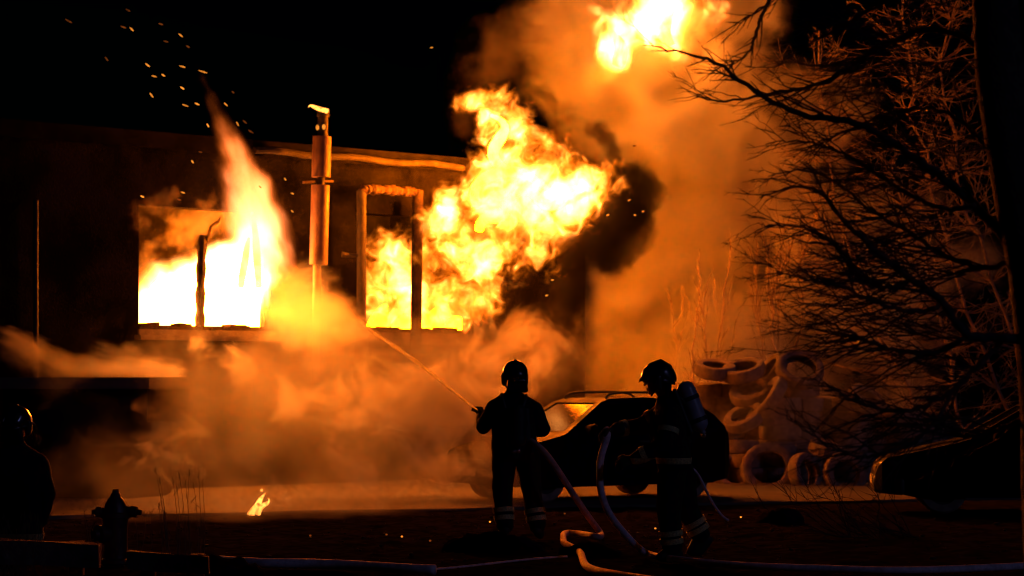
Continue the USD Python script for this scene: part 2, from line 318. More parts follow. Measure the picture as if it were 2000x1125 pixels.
def vol(name, label, cat, fn, mname, L, cuts=(), zmin=None, side=None, kind='stuff', group=None, **kw):
    """a body of fire or smoke: the closed hull round its billows, cut at the given heights; each piece marches only its own billows"""
    whole = union([sph(b[0], b[1] * 1.06, 14) for b in L]); lo, hi = A(whole.bounding_box()[:3]), A(whole.bounding_box()[3:])
    if side: whole = side(whole)
    z = [lo[2] - 1 if zmin is None else zmin, *cuts, hi[2] + 1]; done = []
    for i, (a, b) in enumerate(zip(z[:-1], z[1:])):
        m = whole.trim_by_plane((0, 0, 1), float(a)).trim_by_plane((0, 0, -1), float(-b + (.002 if i < len(z) - 2 else 0)))
        sub = [q for q in L if q[0][2] + q[1] > a and q[0][2] - q[1] < b]
        done.append((tomesh(m), fn(mname + ('_%d' % i if i else ''), sub, **kw)))
    if len(done) == 1: return solo(name, done[0][0], done[0][1], label, cat, group, kind, smooth=False)
    t = thing(name, label, cat, A([(lo[0] + hi[0]) / 2, (lo[1] + hi[1]) / 2, max(lo[2], z[0])]), group, kind)
    for m, mm in done: part(t, 'billow', m, mm, smooth=False, kind='stuff')
    return t
def px(r_px, D): return r_px * D / F
W1D, W2D = 37.3, 41.0
# fire filling the left window
L1 = [(fac(x, y, d), px(r, W1D), w) for x, y, d, r, w in [(300, 620, -.8, 130, .9), (370, 610, -.9, 135, .9), (450, 590, -.8, 140, 1.1), (500, 560, -.5, 125, 1.1), (330, 555, -.9, 100, .7), (480, 500, -.3, 105, 1.), (500, 450, .1, 75, .9), (410, 520, -.7, 100, .7)]]
vol('window_fire', 'white hot fire filling the left window behind the bare mullion', 'fire', fire_mat, 'window_flames', L1, (), 1.4,
    nscale=.9, amp=1.6, thr=.30, soft_=1.0, ab=1.8, B=60., hot=(.35, 1.0), hlo=.03, power=2.2, seed=1.3, dist=0.)
LQ = [(fac(x, y, d), px(r, W1D), w) for x, y, d, r, w in [(300, 470, -.7, 70, .9), (350, 450, -.7, 75, .9), (410, 430, -.6, 70, .8), (470, 410, -.4, 60, .6), (290, 530, -.6, 50, .6), (400, 395, .1, 60, .7), (320, 405, .1, 60, .7), (280, 420, .1, 50, .6)]]
vol('room_smoke', 'dark orange smoke under the top of the left window', 'smoke', smoke_mat, 'room_smoke', LQ, (), None, dens=2.6, nscale=1.7, amp=3.6, thr=.35, soft_=.9, color=(.12, .1, .09), seed=17., dist=0.)
# its plume, leaning left above the roof
L1b = [(fac(x, y, d), px(r, W1D), w) for x, y, d, r, w in [(500, 490, .4, 100, 1.1), (496, 425, .6, 88, 1.3), (482, 368, .8, 76, 1.25), (464, 318, .9, 64, 1.2), (446, 272, .95, 54, 1.15), (428, 230, 1.0, 46, 1.05), (410, 190, 1.0, 38, .95), (393, 155, 1.0, 32, .8), (380, 128, 1.0, 26, .6), (445, 440, .5, 80, .6), (528, 500, .4, 75, .7), (520, 430, .5, 60, .7), (505, 350, .7, 55, .7), (480, 290, .9, 45, .6)]]
vol('fire_plume', 'tall orange plume of flame leaning left above the left window', 'fire', fire_mat, 'plume_flames', L1b, (fz(470, 330),),
    nscale=1.5, amp=3.2, thr=.36, soft_=1., ab=1.2, B=18., hot=(.38, 1.2), hlo=.06, power=1.9, seed=5., axes=(1, 1, .30), turn=-.42, dist=.4, zfade=(2.9, 6.6, .12), col=(1., .15, .004), fh=(1., .32, .13))
# fireball rolling out of the right window
L2 = [(fac(x, y, d), px(r, W2D), w) for x, y, d, r, w in [(750, 600, -.7, 120, 1.15), (770, 500, -.7, 100, 1.), (860, 590, -.4, 130, 1.15), (960, 545, 1.3, 85, .6), (860, 480, .5, 110, .9), (930, 560, .7, 90, .6), (900, 390, 1.2, 80, .6), (960, 470, 2.0, 120, .85), (965, 380, 2.3, 115, .95), (1040, 350, 2.6, 120, .95), (1100, 400, 2.7, 112, .95), (1155, 368, 2.9, 105, .95), (970, 290, 2.2, 95, .85), (955, 205, 2.2, 66, .95), (910, 200, 2.2, 38, .7), (1015, 235, 2.3, 66, .7), (1060, 480, 2.5, 95, .7), (1085, 285, 2.6, 66, .55), (850, 420, .9, 70, .6), (905, 500, 1.4, 100, .75), (875, 430, 1.1, 80, .6), (940, 580, 1.0, 80, .5)]]
vol('fireball', 'big rolling fireball bursting from the right window', 'fire', fire_mat, 'fireball_flames', L2, (fz(1000, 450, 1.),), 1.4,
    nscale=1.35, amp=2.3, thr=.27, soft_=.5, ab=2.6, B=60., hot=(.56, 1.2), hlo=.02, power=2.4, seed=2.7, axes=(1, 1, .9), turn=.5, dist=.6, fine=2.4)
# fire breaking through the smoke at the top
DT = 43.5
L3 = [(at(x, y, DT), px(r, DT), w) for x, y, r, w in [(1205, 95, 85, 1.05), (1300, 45, 85, 1.1), (1295, -20, 85, 1.), (1322, 105, 50, .8), (1170, 25, 70, .5), (1250, 25, 80, .5), (1390, 10, 70, .4)]]
vol('upper_fire', 'pale ball of fire breaking through the smoke at the top', 'fire', fire_mat, 'upper_flames', L3,
    nscale=1.3, amp=2.0, thr=.35, soft_=.9, ab=2.0, B=55., hot=(.45, 1.05), hlo=.02, power=2.2, seed=8., dist=.4)

# burning cores: flame bodies inside the fires
def tongues(spec, seed, r0):
    L = []
    for k, pts in enumerate(spec):
        p = spline(pts, 14); r = r0 * np.sin(np.linspace(.25, .97, 14) * np.pi) + .02
        t = trimesh.Trimesh(*(lambda q: (q.vertices, q.faces))(tube(p, r, 12)), process=False)
        t = t.subdivide(); t.vertices += .45 * r0 * (A([meshkit.fbm(t.vertices * 4 + 7 * j + seed + k, 3, seed + j) for j in range(3)]).T - .5)
        L.append(t)
    return cat_(L)
M['core'] = flame_mat('flame_core', 1450., .45, 3.); M['core2'] = flame_mat('fireball_core', 2900., .45, 3.)
rc = random.Random(3)
def core(name, spec, seed, r0, label, m=None): solo(name, tongues(spec, seed, r0), m or M['core'], label, 'flame', smooth=True)
core('flame_core', [[fac(x, 655, -1.2), fac(x + 8, 610, -1.2), fac(x + 20, 560, -1.1), fac(x + 30, tp, -1.)] for x, tp in ((300, 540), (345, 520), (400, 510), (445, 480), (490, 470))], 1, .26, 'hot flames standing on the floor behind the left window')
core('flame_core', [[fac(x - 14, 668, -1.9), fac(x, 655, -1.9), fac(x + 6, 630, -1.9), fac(x + 16, tp, -1.9)] for x, tp in ((735, 596), (785, 622), (840, 604), (885, 626))], 2, .2, 'hot flames standing on the floor behind the right window')
core('flame_core', [[fac(935, 450, 1.6), fac(955, 425, 1.8), fac(980, 420, 2.), fac(1000, 390, 2.2), fac(1040, 380, 2.4)], [fac(930, 400, 1.8), fac(945, 350, 2.), fac(1000, 335, 2.3), fac(1035, 345, 2.4), fac(1075, 370, 2.6)], [fac(985, 330, 2.1), fac(965, 290, 2.1), fac(985, 255, 2.1), fac(960, 225, 2.1)], [fac(1040, 375, 2.4), fac(1080, 400, 2.6), fac(1105, 385, 2.7), fac(1130, 365, 2.7)]], 4, .075, 'hot flames inside the fireball at the right window', M['core2'])
core('flame_core', [[fac(505, 560, .1), fac(502, 500, .3), fac(498, 450, .5), fac(492, 415, .6)], [fac(470, 560, .0), fac(478, 510, .2), fac(486, 465, .45)]], 7, .04, 'hot flames inside the leaning plume', flame_mat('plume_core', 620., .45, 3.))
core('flame_core', [[at(1205, 130, DT), at(1212, 95, DT), at(1195, 60, DT)], [at(1310, 90, DT), at(1300, 40, DT), at(1310, -20, DT), at(1290, -60, DT)]], 5, .11, 'hot flames in the upper ball of fire', flame_mat('upper_core', 330., .45, 3.))

# thick black smoke at the fireball's edge
LB = [(fac(x, y, d), px(r, 39), w) for x, y, d, r, w in [(1205, 455, 3.2, 105, 1.2), (1180, 500, 3.1, 85, 1.), (1248, 355, 3.2, 85, 1.2), (1225, 405, 3.2, 90, 1.1), (1130, 480, 3.4, 70, .8), (1200, 295, 3.2, 60, .9), (1105, 235, 3.1, 62, .95), (1165, 250, 3.1, 60, .9), (1110, 560, 3.1, 95, .9), (1090, 640, 3.1, 80, .75), (1120, 720, 3.0, 70, .6), (925, 250, 2.9, 50, .7), (1060, 190, 3., 50, .6), (985, 395, 3.4, 44, .65), (1050, 400, 3.5, 40, .6), (1020, 620, 3., 60, .5)]]
vol('black_smoke', 'thick black smoke curling at the right edge of the fireball', 'smoke', smoke_mat, 'black_smoke', LB, dens=5., nscale=1.7, amp=3.0, thr=.55, soft_=.5, color=(.02, .02, .02), seed=11., dist=.4)
# orange-lit smoke behind and right of the building
LS = [(at(x, y, D), px(r, D), w) for x, y, D, r, w in [(1240, 690, 43.5, 200, 1.1), (1300, 560, 44.5, 240, 1.), (1300, 360, 45, 260, .9), (1250, 160, 45, 230, 1.), (1370, 60, 45, 210, .9), (1450, 300, 44.5, 240, .8), (1500, 520, 44, 240, .75), (1560, 690, 43, 230, .65), (1420, 720, 42.5, 220, .9), (1130, 60, 45, 150, 1.), (1100, 175, 44.5, 120, .8), (1680, 430, 44, 220, .5), (1720, 640, 43, 220, .5), (1330, 790, 41.5, 130, .6), (1450, 800, 41.5, 130, .55), (1590, 800, 41.5, 140, .5), (1720, 790, 41.5, 150, .45), (1840, 560, 44, 180, .4), (1620, 250, 44.5, 150, .5)]]
vol('lit_smoke', 'large bank of orange lit smoke rising right of the building', 'smoke', smoke_mat, 'lit_smoke', LS, (2.4,), .04, dens=1.9, nscale=.85, amp=4.6, thr=.15, soft_=1.4, detail=5., rgh=.63, color=(.88, .88, .88), seed=3., aniso=.1, dist=.4, side=lambda w: w.trim_by_plane((0, 0, -1), -9.3))
# thin veil round the tyre pile
LV = [(at(x, y, D), px(r, D), w) for x, y, D, r, w in [(1340, 840, 37.5, 130, .8), (1440, 820, 37.5, 150, .8), (1560, 800, 37.5, 150, .7), (1680, 800, 37.5, 150, .6), (1790, 800, 37.5, 140, .4), (1500, 720, 38, 130, .5)]]
vol('thin_smoke', 'thin smoke veiling the tyre pile', 'smoke', smoke_mat, 'thin_smoke', LV, (), .04, dens=.11, nscale=.9, amp=2., thr=.15, soft_=.8, color=(.85, .85, .85), seed=13., dist=0.)
# thin brown smoke over the roof
LR = [(at(x, y, D), px(r, D), w) for x, y, D, r, w in [(960, 120, 43, 130, .7), (1060, 60, 43, 140, .9), (900, 220, 42.5, 90, .5), (870, 330, 41, 90, .5), (1090, 150, 42, 110, .7)]]
vol('roof_smoke', 'thin brown smoke drifting over the roof', 'smoke', smoke_mat, 'roof_smoke', LR, dens=.7, nscale=.9, amp=2.6, thr=.35, soft_=.9, color=(.5, .46, .44), seed=5., dist=0.)
# steam low in front of the building
LG = [(at(x, y, D), px(r, D), w) for x, y, D, r, w in [(640, 790, 35.2, 150, .9), (760, 770, 35, 160, 1.), (880, 770, 35, 160, 1.), (980, 730, 36, 150, .9), (1080, 710, 37.2, 120, .8), (560, 770, 35.3, 100, .7), (460, 725, 35.5, 75, .7), (405, 690, 36., 60, .6), (800, 870, 33.8, 150, .9), (700, 920, 32.8, 150, .75), (560, 900, 33, 150, .6), (430, 880, 32.5, 150, .55), (290, 900, 32, 150, .5), (610, 980, 31, 130, .6), (470, 985, 31, 130, .55), (900, 850, 33.6, 120, .85), (860, 930, 32.6, 100, .7), (960, 660, 38.5, 120, .7), (150, 860, 32, 120, .35), (740, 990, 31, 100, .5), (860, 940, 31.3, 90, .7), (930, 905, 31.8, 80, .7), (960, 860, 31.9, 70, .6), (890, 900, 31.2, 90, .8), (960, 930, 31.2, 80, .6), (1010, 640, 38.8, 120, .6), (1070, 680, 38.6, 110, .6)]]
vol('ground_steam', 'orange lit steam rolling over the ground before the building', 'steam', smoke_mat, 'ground_steam', LG, (1.0,), .04, dens=6.5, nscale=1.1, amp=5., thr=.62, soft_=1.7, color=(.9, .9, .9), seed=7., axes=(1, 1, 1.35), turn=.3, dist=.8, detail=6., rgh=.66, aniso=.1)
LH = [(at(x, y, D), px(r, D), w) for x, y, D, r, w in [(250, 820, 34, 240, .6), (480, 800, 34, 260, .8), (700, 800, 34, 270, .9), (900, 780, 34.5, 250, .9), (1060, 720, 36.5, 170, .7), (420, 620, 36.3, 110, .3), (620, 700, 36, 150, .5), (700, 980, 30.2, 190, 1.), (500, 980, 30, 190, 1.), (300, 980, 30, 180, .8), (860, 965, 30.8, 150, 1.), (130, 960, 30.5, 130, .5), (960, 930, 31.2, 110, .7), (250, 950, 28., 200, .6), (430, 960, 28., 190, .6), (620, 970, 28.5, 150, .6), (760, 985, 29., 130, .7), (480, 995, 29.2, 120, .7), (240, 985, 29.5, 130, .6)]]
vol('steam_haze', 'thin orange haze of steam along the front of the building', 'steam', smoke_mat, 'steam_haze', LH, (), .04, dens=.36, nscale=.9, amp=2.2, thr=.1, soft_=1., color=(.9, .9, .9), seed=19., dist=0.)
# steam blown along the dock top
LD = [(at(x, y, D), px(r, D), w) for x, y, D, r, w in [(345, 733, 34.7, 40, .9), (300, 726, 34.7, 55, 1.), (250, 720, 34.8, 62, 1.), (195, 716, 34.9, 64, .95), (140, 710, 35, 64, .85), (85, 698, 35, 66, .75), (40, 680, 35, 68, .65), (0, 660, 35, 72, .6), (-60, 650, 35, 80, .5)]]
vol('dock_steam', 'wisps of steam streaming off the loading dock top', 'steam', smoke_mat, 'dock_steam', LD, (), zt + .004, dens=6., nscale=2.2, amp=2.6, thr=.35, soft_=1.2, color=(.92, .92, .92), seed=2., axes=(.35, 1, 1.2), turn=.35, dist=.5, aniso=.1)
# water: the jet and its spray
jet = [at(932, 800, 25.2), at(880, 760, 28.), at(800, 697, 31.2), at(740, 655, 33.5), at(700, 622, 35.)]
wa, wb = at(742, 662, 33.6), fac(566, 598, .5); wl = np.linalg.norm(wb - wa); wd = (wb - wa) / wl
g = G(); p = g.P(); rel = g.v('subtract', p, tuple(map(float, wa))); t_ = g.v('dot_product', rel, tuple(map(float, wd)), out='value')
rad = g.v('length', g.v('subtract', rel, g.sc(tuple(map(float, wd)), t_)), out='value')
q = g.add('vector_rotate', 'vector', rotate_type='axis', vector=p, center=(0, 0, 0), axis=(FN[0], FN[1], 0.), angle=-.5)
n = g.noise(g.v('multiply', q, (.8, 1., 3.2)), 1.5, 4., .62, .4)
e = g.mad(g.m('subtract', n, .5), 1.9, g.m('subtract', 1., g.m('divide', rad, g.mad(t_, .19, .02))))
d = g.mul(g.ramp(e, .0, .6, 0., .24), g.ramp(t_, wl * .1, wl * .95, 2.4, .8))
M['spray'] = mat('water_spray', g, volume=g.add('principled_volume', 'volume', color=(.93, .93, .93), density=d, anisotropy=.3))
cone = moved(lathe([(0, 0), (.05, .0), (.24 * wl, wl), (0, wl)], 20), wa, aim(wd))
cm = cone.copy(); cm.merge_vertices(); 
solo('water_spray', cone, M['spray'], 'fan of water spray falling between the two windows', 'spray', None, 'stuff', smooth=False)
g = G(); M['water'] = mat('water_jet', g, surface=g.add('principled_bsdf', 'BSDF', base_color=(.03, .02, .015), roughness=.5, specular_ior_level=.08, alpha=.4))
solo('water_jet', tube(spline(jet, 60), np.linspace(.011, .04, 60) * (1 + .18 * RNG.normal(0, 1, 60).clip(-1.5, 1.5)), 7), M['water'], 'thin jet of water arching from the nozzle to the building', 'water jet')

# small flames and sparks
M['flame'] = flame_mat('small_flame', 4.5, .2, 14., (1., .33, .05)); M['ember'] = flame_mat('ember_glow', 1.5, .4, 9., (1., .3, .03)); M['ember2'] = flame_mat('dull_ember_glow', .22, .3, 9., (1., .22, .03))
gf = at(505, 985, 30.2); k_ = px(1, 30.2); c0 = gnd(498, 1005, GZ)
def lick(c, s, path, r): return tube(spline([c + A([x * s, y * s, z * s]) for x, y, z in path], 16), [r * s * q for q in np.sin(np.linspace(.35, 1, 16) * np.pi) + .06], 8)
ff = cat_([lick(c0, .0064, [(-6, 0, 0), (-3, 2, 8), (4, 0, 16), (9, -1, 26), (14, 0, 34), (20, 1, 42)], 6.5), lick(c0, .0064, [(6, 1, 0), (8, 0, 8), (15, 1, 17), (26, 0, 24), (24, 0, 33)], 5), lick(c0, .0064, [(-13, 0, 0), (-10, 1, 5), (-8, 0, 10)], 3.5), moved(trimesh.creation.icosphere(1, .018), c0 + A([13, 0, 47]) * .0064)])
solo('ground_fire', ff, M['flame'], 'small flame burning alone on the ground before the building', 'fire', smooth=True)
q = fac(618, 214, D_); s_ = px(1, 37)
solo('cap_flame', cat_([lick(q, s_, [(22, 0, -4), (10, 0, 0), (-4, 0, 5), (-12, 0, 8), (-16, 0, 4)], 4.5), lick(q, s_, [(24, -3, -3), (16, -3, -1), (4, -3, 0)], 4)]), M['flame'], 'small flames licking the top of the flue pipe', 'fire', smooth=True)
for x, y, n in ((620, 249, 'left'), (632.5, 248, 'right')):
    solo('flue_ember', moved(trimesh.creation.icosphere(2, .034).apply_scale((.8, 1, 1.25)), fac(x, y, D_ + .1)), M['ember'], f'glowing {n} hole under the cap of the flue pipe', 'ember', smooth=True)
q = fac(524, 292, .1)
solo('roof_flame', lick(q, px(1, 38), [(-17, 0, 0), (-8, 0, 2), (4, 0, 1), (18, 0, -1)], 4.2), M['flame'], 'small yellow flame on the roof edge right of the plume', 'fire', smooth=True)
sp = [(134, 41, 14, .3), (241, 53, 11, .4), (257, 57, 10, .7), (314, 47, 9, .4), (353, 69, 10, 1), (367, 91, 8, .5), (324, 81, 9, .3), (288, 127, 11, 1), (301, 149, 10, .6), (319, 147, 8, .6), (356, 130, 12, .9), (396, 140, 17, 1), (356, 172, 9, .8), (296, 186, 11, 1), (362, 206, 12, .9), (385, 203, 10, .7), (441, 204, 9, .7), (464, 242, 9, .8), (478, 238, 10, .5), (490, 257, 12, .5), (406, 245, 8, .8), (391, 297, 7, .5), (376, 316, 7, .6), (278, 384, 8, .6), (357, 376, 8, .7), (350, 390, 8, .5), (181, 406, 7, .7), (557, 350, 6, .6), (571, 378, 6, .6), (571, 413, 6, .6), (508, 365, 7, .6), (843, 93, 6, .6), (1239, 285, 7, .1), (1229, 391, 6, .8), (1187, 420, 6, .8), (1256, 413, 5, .8), (1240, 420, 5, .6), (1079, 547, 6, .8), (1068, 577, 6, .6), (68, 647, 7, .6), (455, 180, 6, .4), (250, 20, 9, .3), (208, 115, 9, .3)]
for i, (x, y, l, b) in enumerate(sp):
    D = 36.3 if x < 700 else 37.5; c = at(x, y, D); a = random.uniform(.2, 1.1) if x < 700 else random.uniform(-.5, .5); h = A([math.cos(a), .2, -math.sin(a)]) * px(l, D) * .5
    solo('spark', tube([c - h, c - h * .4, c + h * .4, c + h], [.004, .012, .012, .004], 6), M['ember'] if b > .5 else M['ember2'], 'glowing spark drifting in the dark air above the fire' if y < 560 else 'glowing spark low before the dark wall', 'spark', 'sparks flying from the fire', smooth=True)
for x, y in ((755, 1044), (785, 1048), (840, 1056), (957, 1019), (1376, 1013), (1103, 1003), (1280, 1032), (606, 1046), (1447, 1010)):
    p = gnd(x, y, .03); m = trimesh.creation.icosphere(1, .013); m.apply_scale((1.7 if y == 1013 else 1, 1, .8)); solo('ember', moved(m, p), M['ember'] if x in (957, 1280, 1447, 785) else M['ember2'], 'small glowing ember lying on the dark ground', 'ember', 'embers on the ground', smooth=True)

# ---------------------------------------------------------------- cars
EO = manifold3d.FillRule.EvenOdd
def make_car(name, label, loc, yaw, paint, L=3.95, Wd=1.66, seed=0):
    t = thing(name, label, 'car', loc, rz=math.degrees(yaw))
    k = L / 3.95
    side = [(0.02, .30), (0.0, .48), (.04, .60), (.14, .70), (.55, .80), (.98, .90), (1.10, .94), (1.78, 1.36), (1.95, 1.405), (2.5, 1.42), (3.1, 1.39), (3.40, 1.32), (3.62, 1.18), (3.80, .96), (3.90, .90), (3.95, .72), (3.93, .42), (3.86, .28), (3.5, .22), (.5, .20)]
    side = [(x * k, z) for x, z in side]
    sp_ = Polygon(side).buffer(.035, join_style=1).buffer(-.07, join_style=1).buffer(.035, join_style=1).simplify(.004)
    def ext(poly, w): return Manifold.extrude(CrossSection([list(poly.exterior.coords)[:-1]], manifold3d.FillRule.EvenOdd), w).transform(A([[1, 0, 0, 0], [0, 0, -1, w / 2], [0, 1, 0, 0]]))
    body = ext(sp_, Wd)
    plan = Polygon([(0.0, -.52), (.10, -.68), (.45, -.80), (1.2, -.83), (3.2, -.83), (3.75, -.76), (3.95, -.60), (3.95, .60), (3.75, .76), (3.2, .83), (1.2, .83), (.45, .80), (.10, .68), (0, .52)]).buffer(.03)
    pl = Manifold.extrude(CrossSection([[(x * k, y * Wd / 1.66) for x, y in list(plan.exterior.coords)[:-1]]], EO), 2.)
    front = Polygon([(-.80, 0), (-.835, .45), (-.83, .88), (-.56, 1.43), (.56, 1.43), (.83, .88), (.835, .45), (.80, 0)]).buffer(.02)
    fm = Manifold.extrude(CrossSection([[(y * Wd / 1.66, z) for y, z in list(front.exterior.coords)[:-1]]], EO), 5.).transform(A([[0, 0, 1, -.4], [1, 0, 0, 0], [0, 1, 0, 0]]))
    body = body ^ pl ^ fm
    wx = (.78 * k, 3.18 * k); wr = .305
    for x in wx:
        for s in (-1, 1): body -= Manifold.cylinder(.3, .36, .36, 32).rotate([90, 0, 0]).translate([x, s * (Wd / 2 + .15 - (.3 if s < 0 else 0)) - (0 if s < 0 else 0) + (.3 if s < 0 else 0), .30])
    # glazed openings as shallow recesses, the panes set in them
    def slab_y(poly, y0, y1):
        m = Manifold.extrude(CrossSection([[(x * k, z) for x, z in poly]], EO), y1 - y0)
        return m.transform(A([[1, 0, 0, 0], [0, 0, -1, y1], [0, 1, 0, 0]]))
    g1 = [(1.36, .95), (1.85, 1.31), (2.42, 1.345), (2.42, .95)]; g2 = [(2.50, .95), (2.50, 1.345), (3.02, 1.32), (3.22, .97)]; g3 = [(3.30, .99), (3.12, 1.31), (3.32, 1.26), (3.52, 1.08), (3.56, .99)]
    cabin = Manifold.batch_hull([slab_y([(1.25, .93), (1.86, 1.345), (3.30, 1.30), (3.68, .95)], -.50, .50)])
    cab2 = Manifold.extrude(CrossSection([[(-.78, .90), (-.545, 1.38), (.545, 1.38), (.78, .90)]], EO), 5.).transform(A([[0, 0, 1, 0], [1, 0, 0, 0], [0, 1, 0, 0]]))
    inner = slab_y([(1.30, .90), (1.86, 1.335), (3.28, 1.29), (3.62, .93)], -.9, .9) ^ cab2
    shell = body - inner
    for poly in (g1, g2, g3): shell -= slab_y(poly, -1, 1)
    wsc = Manifold.hull_points(A([(x * k, y, z) for x, z in ((1.10, .98), (1.74, 1.35), (1.82, 1.32), (1.22, .93)) for y in ((-.66, .66) if z < 1.1 else (-.50, .50))]))
    rsc = Manifold.hull_points(A([(x * k, y, z) for x, z in ((3.42, 1.29), (3.80, 1.0), (3.60, .97), (3.25, 1.25)) for y in ((-.60, .60) if z < 1.1 else (-.46, .46))]))
    shell = shell - wsc - rsc
    part(t, 'body', tomesh(shell), paint, smooth=28, local=True)
    pane = Manifold.batch_boolean([slab_y(q, -1, 1) for q in (g1, g2, g3)], manifold3d.OpType.Add) ^ (body - body.scale([1, .985, .995]))
    for q in (g1, g2, g3):
        for lo_, hi_ in ((-1, 0), (0, 1)):
            pq = slab_y(q, lo_, hi_) ^ (body.scale([1, .988, 1.]) - body.scale([1, .975, 1]))
            if pq.num_tri() > 0: part(t, 'side_window', tomesh(pq), M['glass'], local=True, smooth=False)
    part(t, 'windscreen', tomesh(wsc ^ (body.translate([.012, 0, -.008]) - body.translate([.024, 0, -.016]))), M['glass'], local=True, smooth=False)
    part(t, 'rear_window', tomesh(rsc ^ (body.translate([-.012, 0, -.008]) - body.translate([-.024, 0, -.016]))), M['glass'], local=True, smooth=False)
    part(t, 'dashboard', box((1.22 * k, -.60, .80), (1.46 * k, .60, .93)), M['black'], local=True, smooth=False)
    for sx in (1.95, 2.75):
        for s in (-1, 1): part(t, 'seat', tomesh(Manifold.batch_hull([sph(((sx + q) * k, s * .34 + y, z), .07, 10) for q, z in ((0, .6), (.22, 1.10)) for y in (-.17, .17)])), M['black'], local=True)
    tp = [(wr * .62, -.09), (wr * .9, -.10), (wr * .985, -.075), (wr, -.04), (wr, .04), (wr * .985, .075), (wr * .9, .10), (wr * .62, .09), (wr * .62, -.09)]
    rim = [(.0, .055), (.05, .06), (.09, .045), (.15, .05), (.185, .07), (.192, .085), (.192, -.08)]
    for x in wx:
        for s in (-1, 1):
            R_ = rot([1, 0, 0], 90 if s < 0 else -90)
            w = part(t, 'wheel', moved(lathe(tp, 28), (x, s * (Wd / 2 - .12), wr), R_), M['rubber'], local=True)
            part(w, 'rim', moved(lathe(rim, 28), (x, s * (Wd / 2 - .12), wr), R_), M['steel'], local=True)
    for s in (-1, 1):
        part(t, 'headlight', tomesh(Manifold.batch_hull([sph((.10 * k, s * .52, .60), .055), sph((.20 * k, s * .70, .63), .06), sph((.42 * k, s * .74, .68), .04)])), M['lamp'], local=True)
        part(t, 'wing_mirror', tomesh(Manifold.batch_hull([sph((1.40 * k, s * .84, .99), .05), sph((1.43 * k, s * .98, 1.0), .065), sph((1.40 * k, s * .98, .96), .06)])), paint, local=True)
        part(t, 'roof_rail', tube(spline([(1.92 * k, s * .53, 1.40), (2.0 * k, s * .535, 1.468), (2.5 * k, s * .535, 1.49), (3.0 * k, s * .53, 1.465), (3.12 * k, s * .525, 1.37)], 30), .017, 8), M['black'], local=True)
        part(t, 'tail_light', tomesh(Manifold.batch_hull([sph((3.80 * k, s * .66, .92), .05), sph((3.86 * k, s * .64, .72), .05)])), M['black'], local=True)
    part(t, 'front_bumper', tomesh(Manifold.batch_hull([sph((.03 * k, y, z), .05) for y in (-.50, .50) for z in (.30, .42)] + [sph((.30 * k, y, z), .05) for y in (-.76, .76) for z in (.28, .40)])), M['black'], local=True)
    part(t, 'rear_bumper', tomesh(Manifold.batch_hull([sph((3.92 * k, y, z), .05) for y in (-.58, .58) for z in (.34, .50)] + [sph((3.68 * k, y, z), .05) for y in (-.74, .74) for z in (.32, .48)])), M['black'], local=True)
    part(t, 'grille', tomesh(Manifold.batch_hull([sph((.03 * k, y, z), .02) for y in (-.36, .36) for z in (.50, .57)])), M['black'], local=True)
    part(t, 'number_plate', box((-.028, -.26, .36), (-.018, .26, .47)), M['panel'], local=True, smooth=False)
    part(t, 'door_handle', box((2.28 * k, -Wd / 2 - .012, .80), (2.44 * k, -Wd / 2 + .02, .825)), M['black'], local=True, smooth=False)
    return t
CY = math.radians(33)
fr_ = at(893, 985, 32.6); rr_ = at(1440, 985, 34.6)
c_loc = A([at(912, 900, 32.9)[0], 32.9, GZ])
make_car('parked_car', 'dark red hatchback with roof rails parked behind the firefighters', c_loc, math.radians(31), M['carpaint'])
make_car('parked_car', 'black car half hidden by bare branches at the right edge', A([at(1705, 900, 31.)[0], 31., 0.]), math.radians(-6), M['carpaint2'], L=4.2)

# ---------------------------------------------------------------- tyres
def tyre_mesh(R, w, seed, hole=.60):
    n = 40; pr = [(R * hole, -w * .36), (R * (hole + .03), -w * .46), (R * .80, -w * .53), (R * .93, -w * .50), (R * .985, -w * .40), (R, -w * .2), (R, 0), (R, w * .2), (R * .985, w * .40), (R * .93, w * .50), (R * .80, w * .53), (R * (hole + .03), w * .46), (R * hole, w * .36), (R * (hole + .05), w * .30), (R * .88, w * .38), (R * .92, 0), (R * .88, -w * .38), (R * (hole + .05), -w * .30), (R * hole, -w * .36)]
    m = lathe(pr, n); m.merge_vertices(); v = m.vertices
    a = np.arctan2(v[:, 1], v[:, 0]); r = np.hypot(v[:, 0], v[:, 1])
    groove = ((np.round(a / (2 * np.pi) * n).astype(int) % 2 == 0) & (r > R * .975)) * .016
    sag = 1 + .03 * np.sin(2 * a + seed) ; v = v * np.c_[(sag - groove / R), (sag - groove / R), np.ones(len(v))]
    return trimesh.Trimesh(v, m.faces, process=False)
LEV = ['lowest', 'second', 'third', 'fourth', 'fifth', 'sixth', 'seventh', 'top']
ntyre = 0
def tyre(pos, R, w, tilt=(0, 0), label='', group='old tyres piled beyond the car', yaw=0):
    global ntyre; ntyre += 1
    m = tyre_mesh(R, w, ntyre, .60 + .04 * math.sin(ntyre))
    m = moved(m, pos, rot([0, 0, 1], yaw) @ rot([0, 1, 0], tilt[0]) @ rot([1, 0, 0], tilt[1]))
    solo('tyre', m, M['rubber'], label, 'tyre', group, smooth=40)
def ty(x, y, D): return at(x, y, D)
rt = random.Random(5)
def stack(x, D, z0, n, R, w, name, jit=.05):
    z = z0
    for i in range(n):
        c = A([(x - 1000) / F * D + rt.uniform(-jit, jit), D + rt.uniform(-jit, jit), z + w * .53])
        tyre(c, R * rt.uniform(.95, 1.04), w, (rt.uniform(-3, 3), rt.uniform(-3, 3)), f'tyre, {LEV[i]} in the stack {name}'); z += w * 1.03
    return z
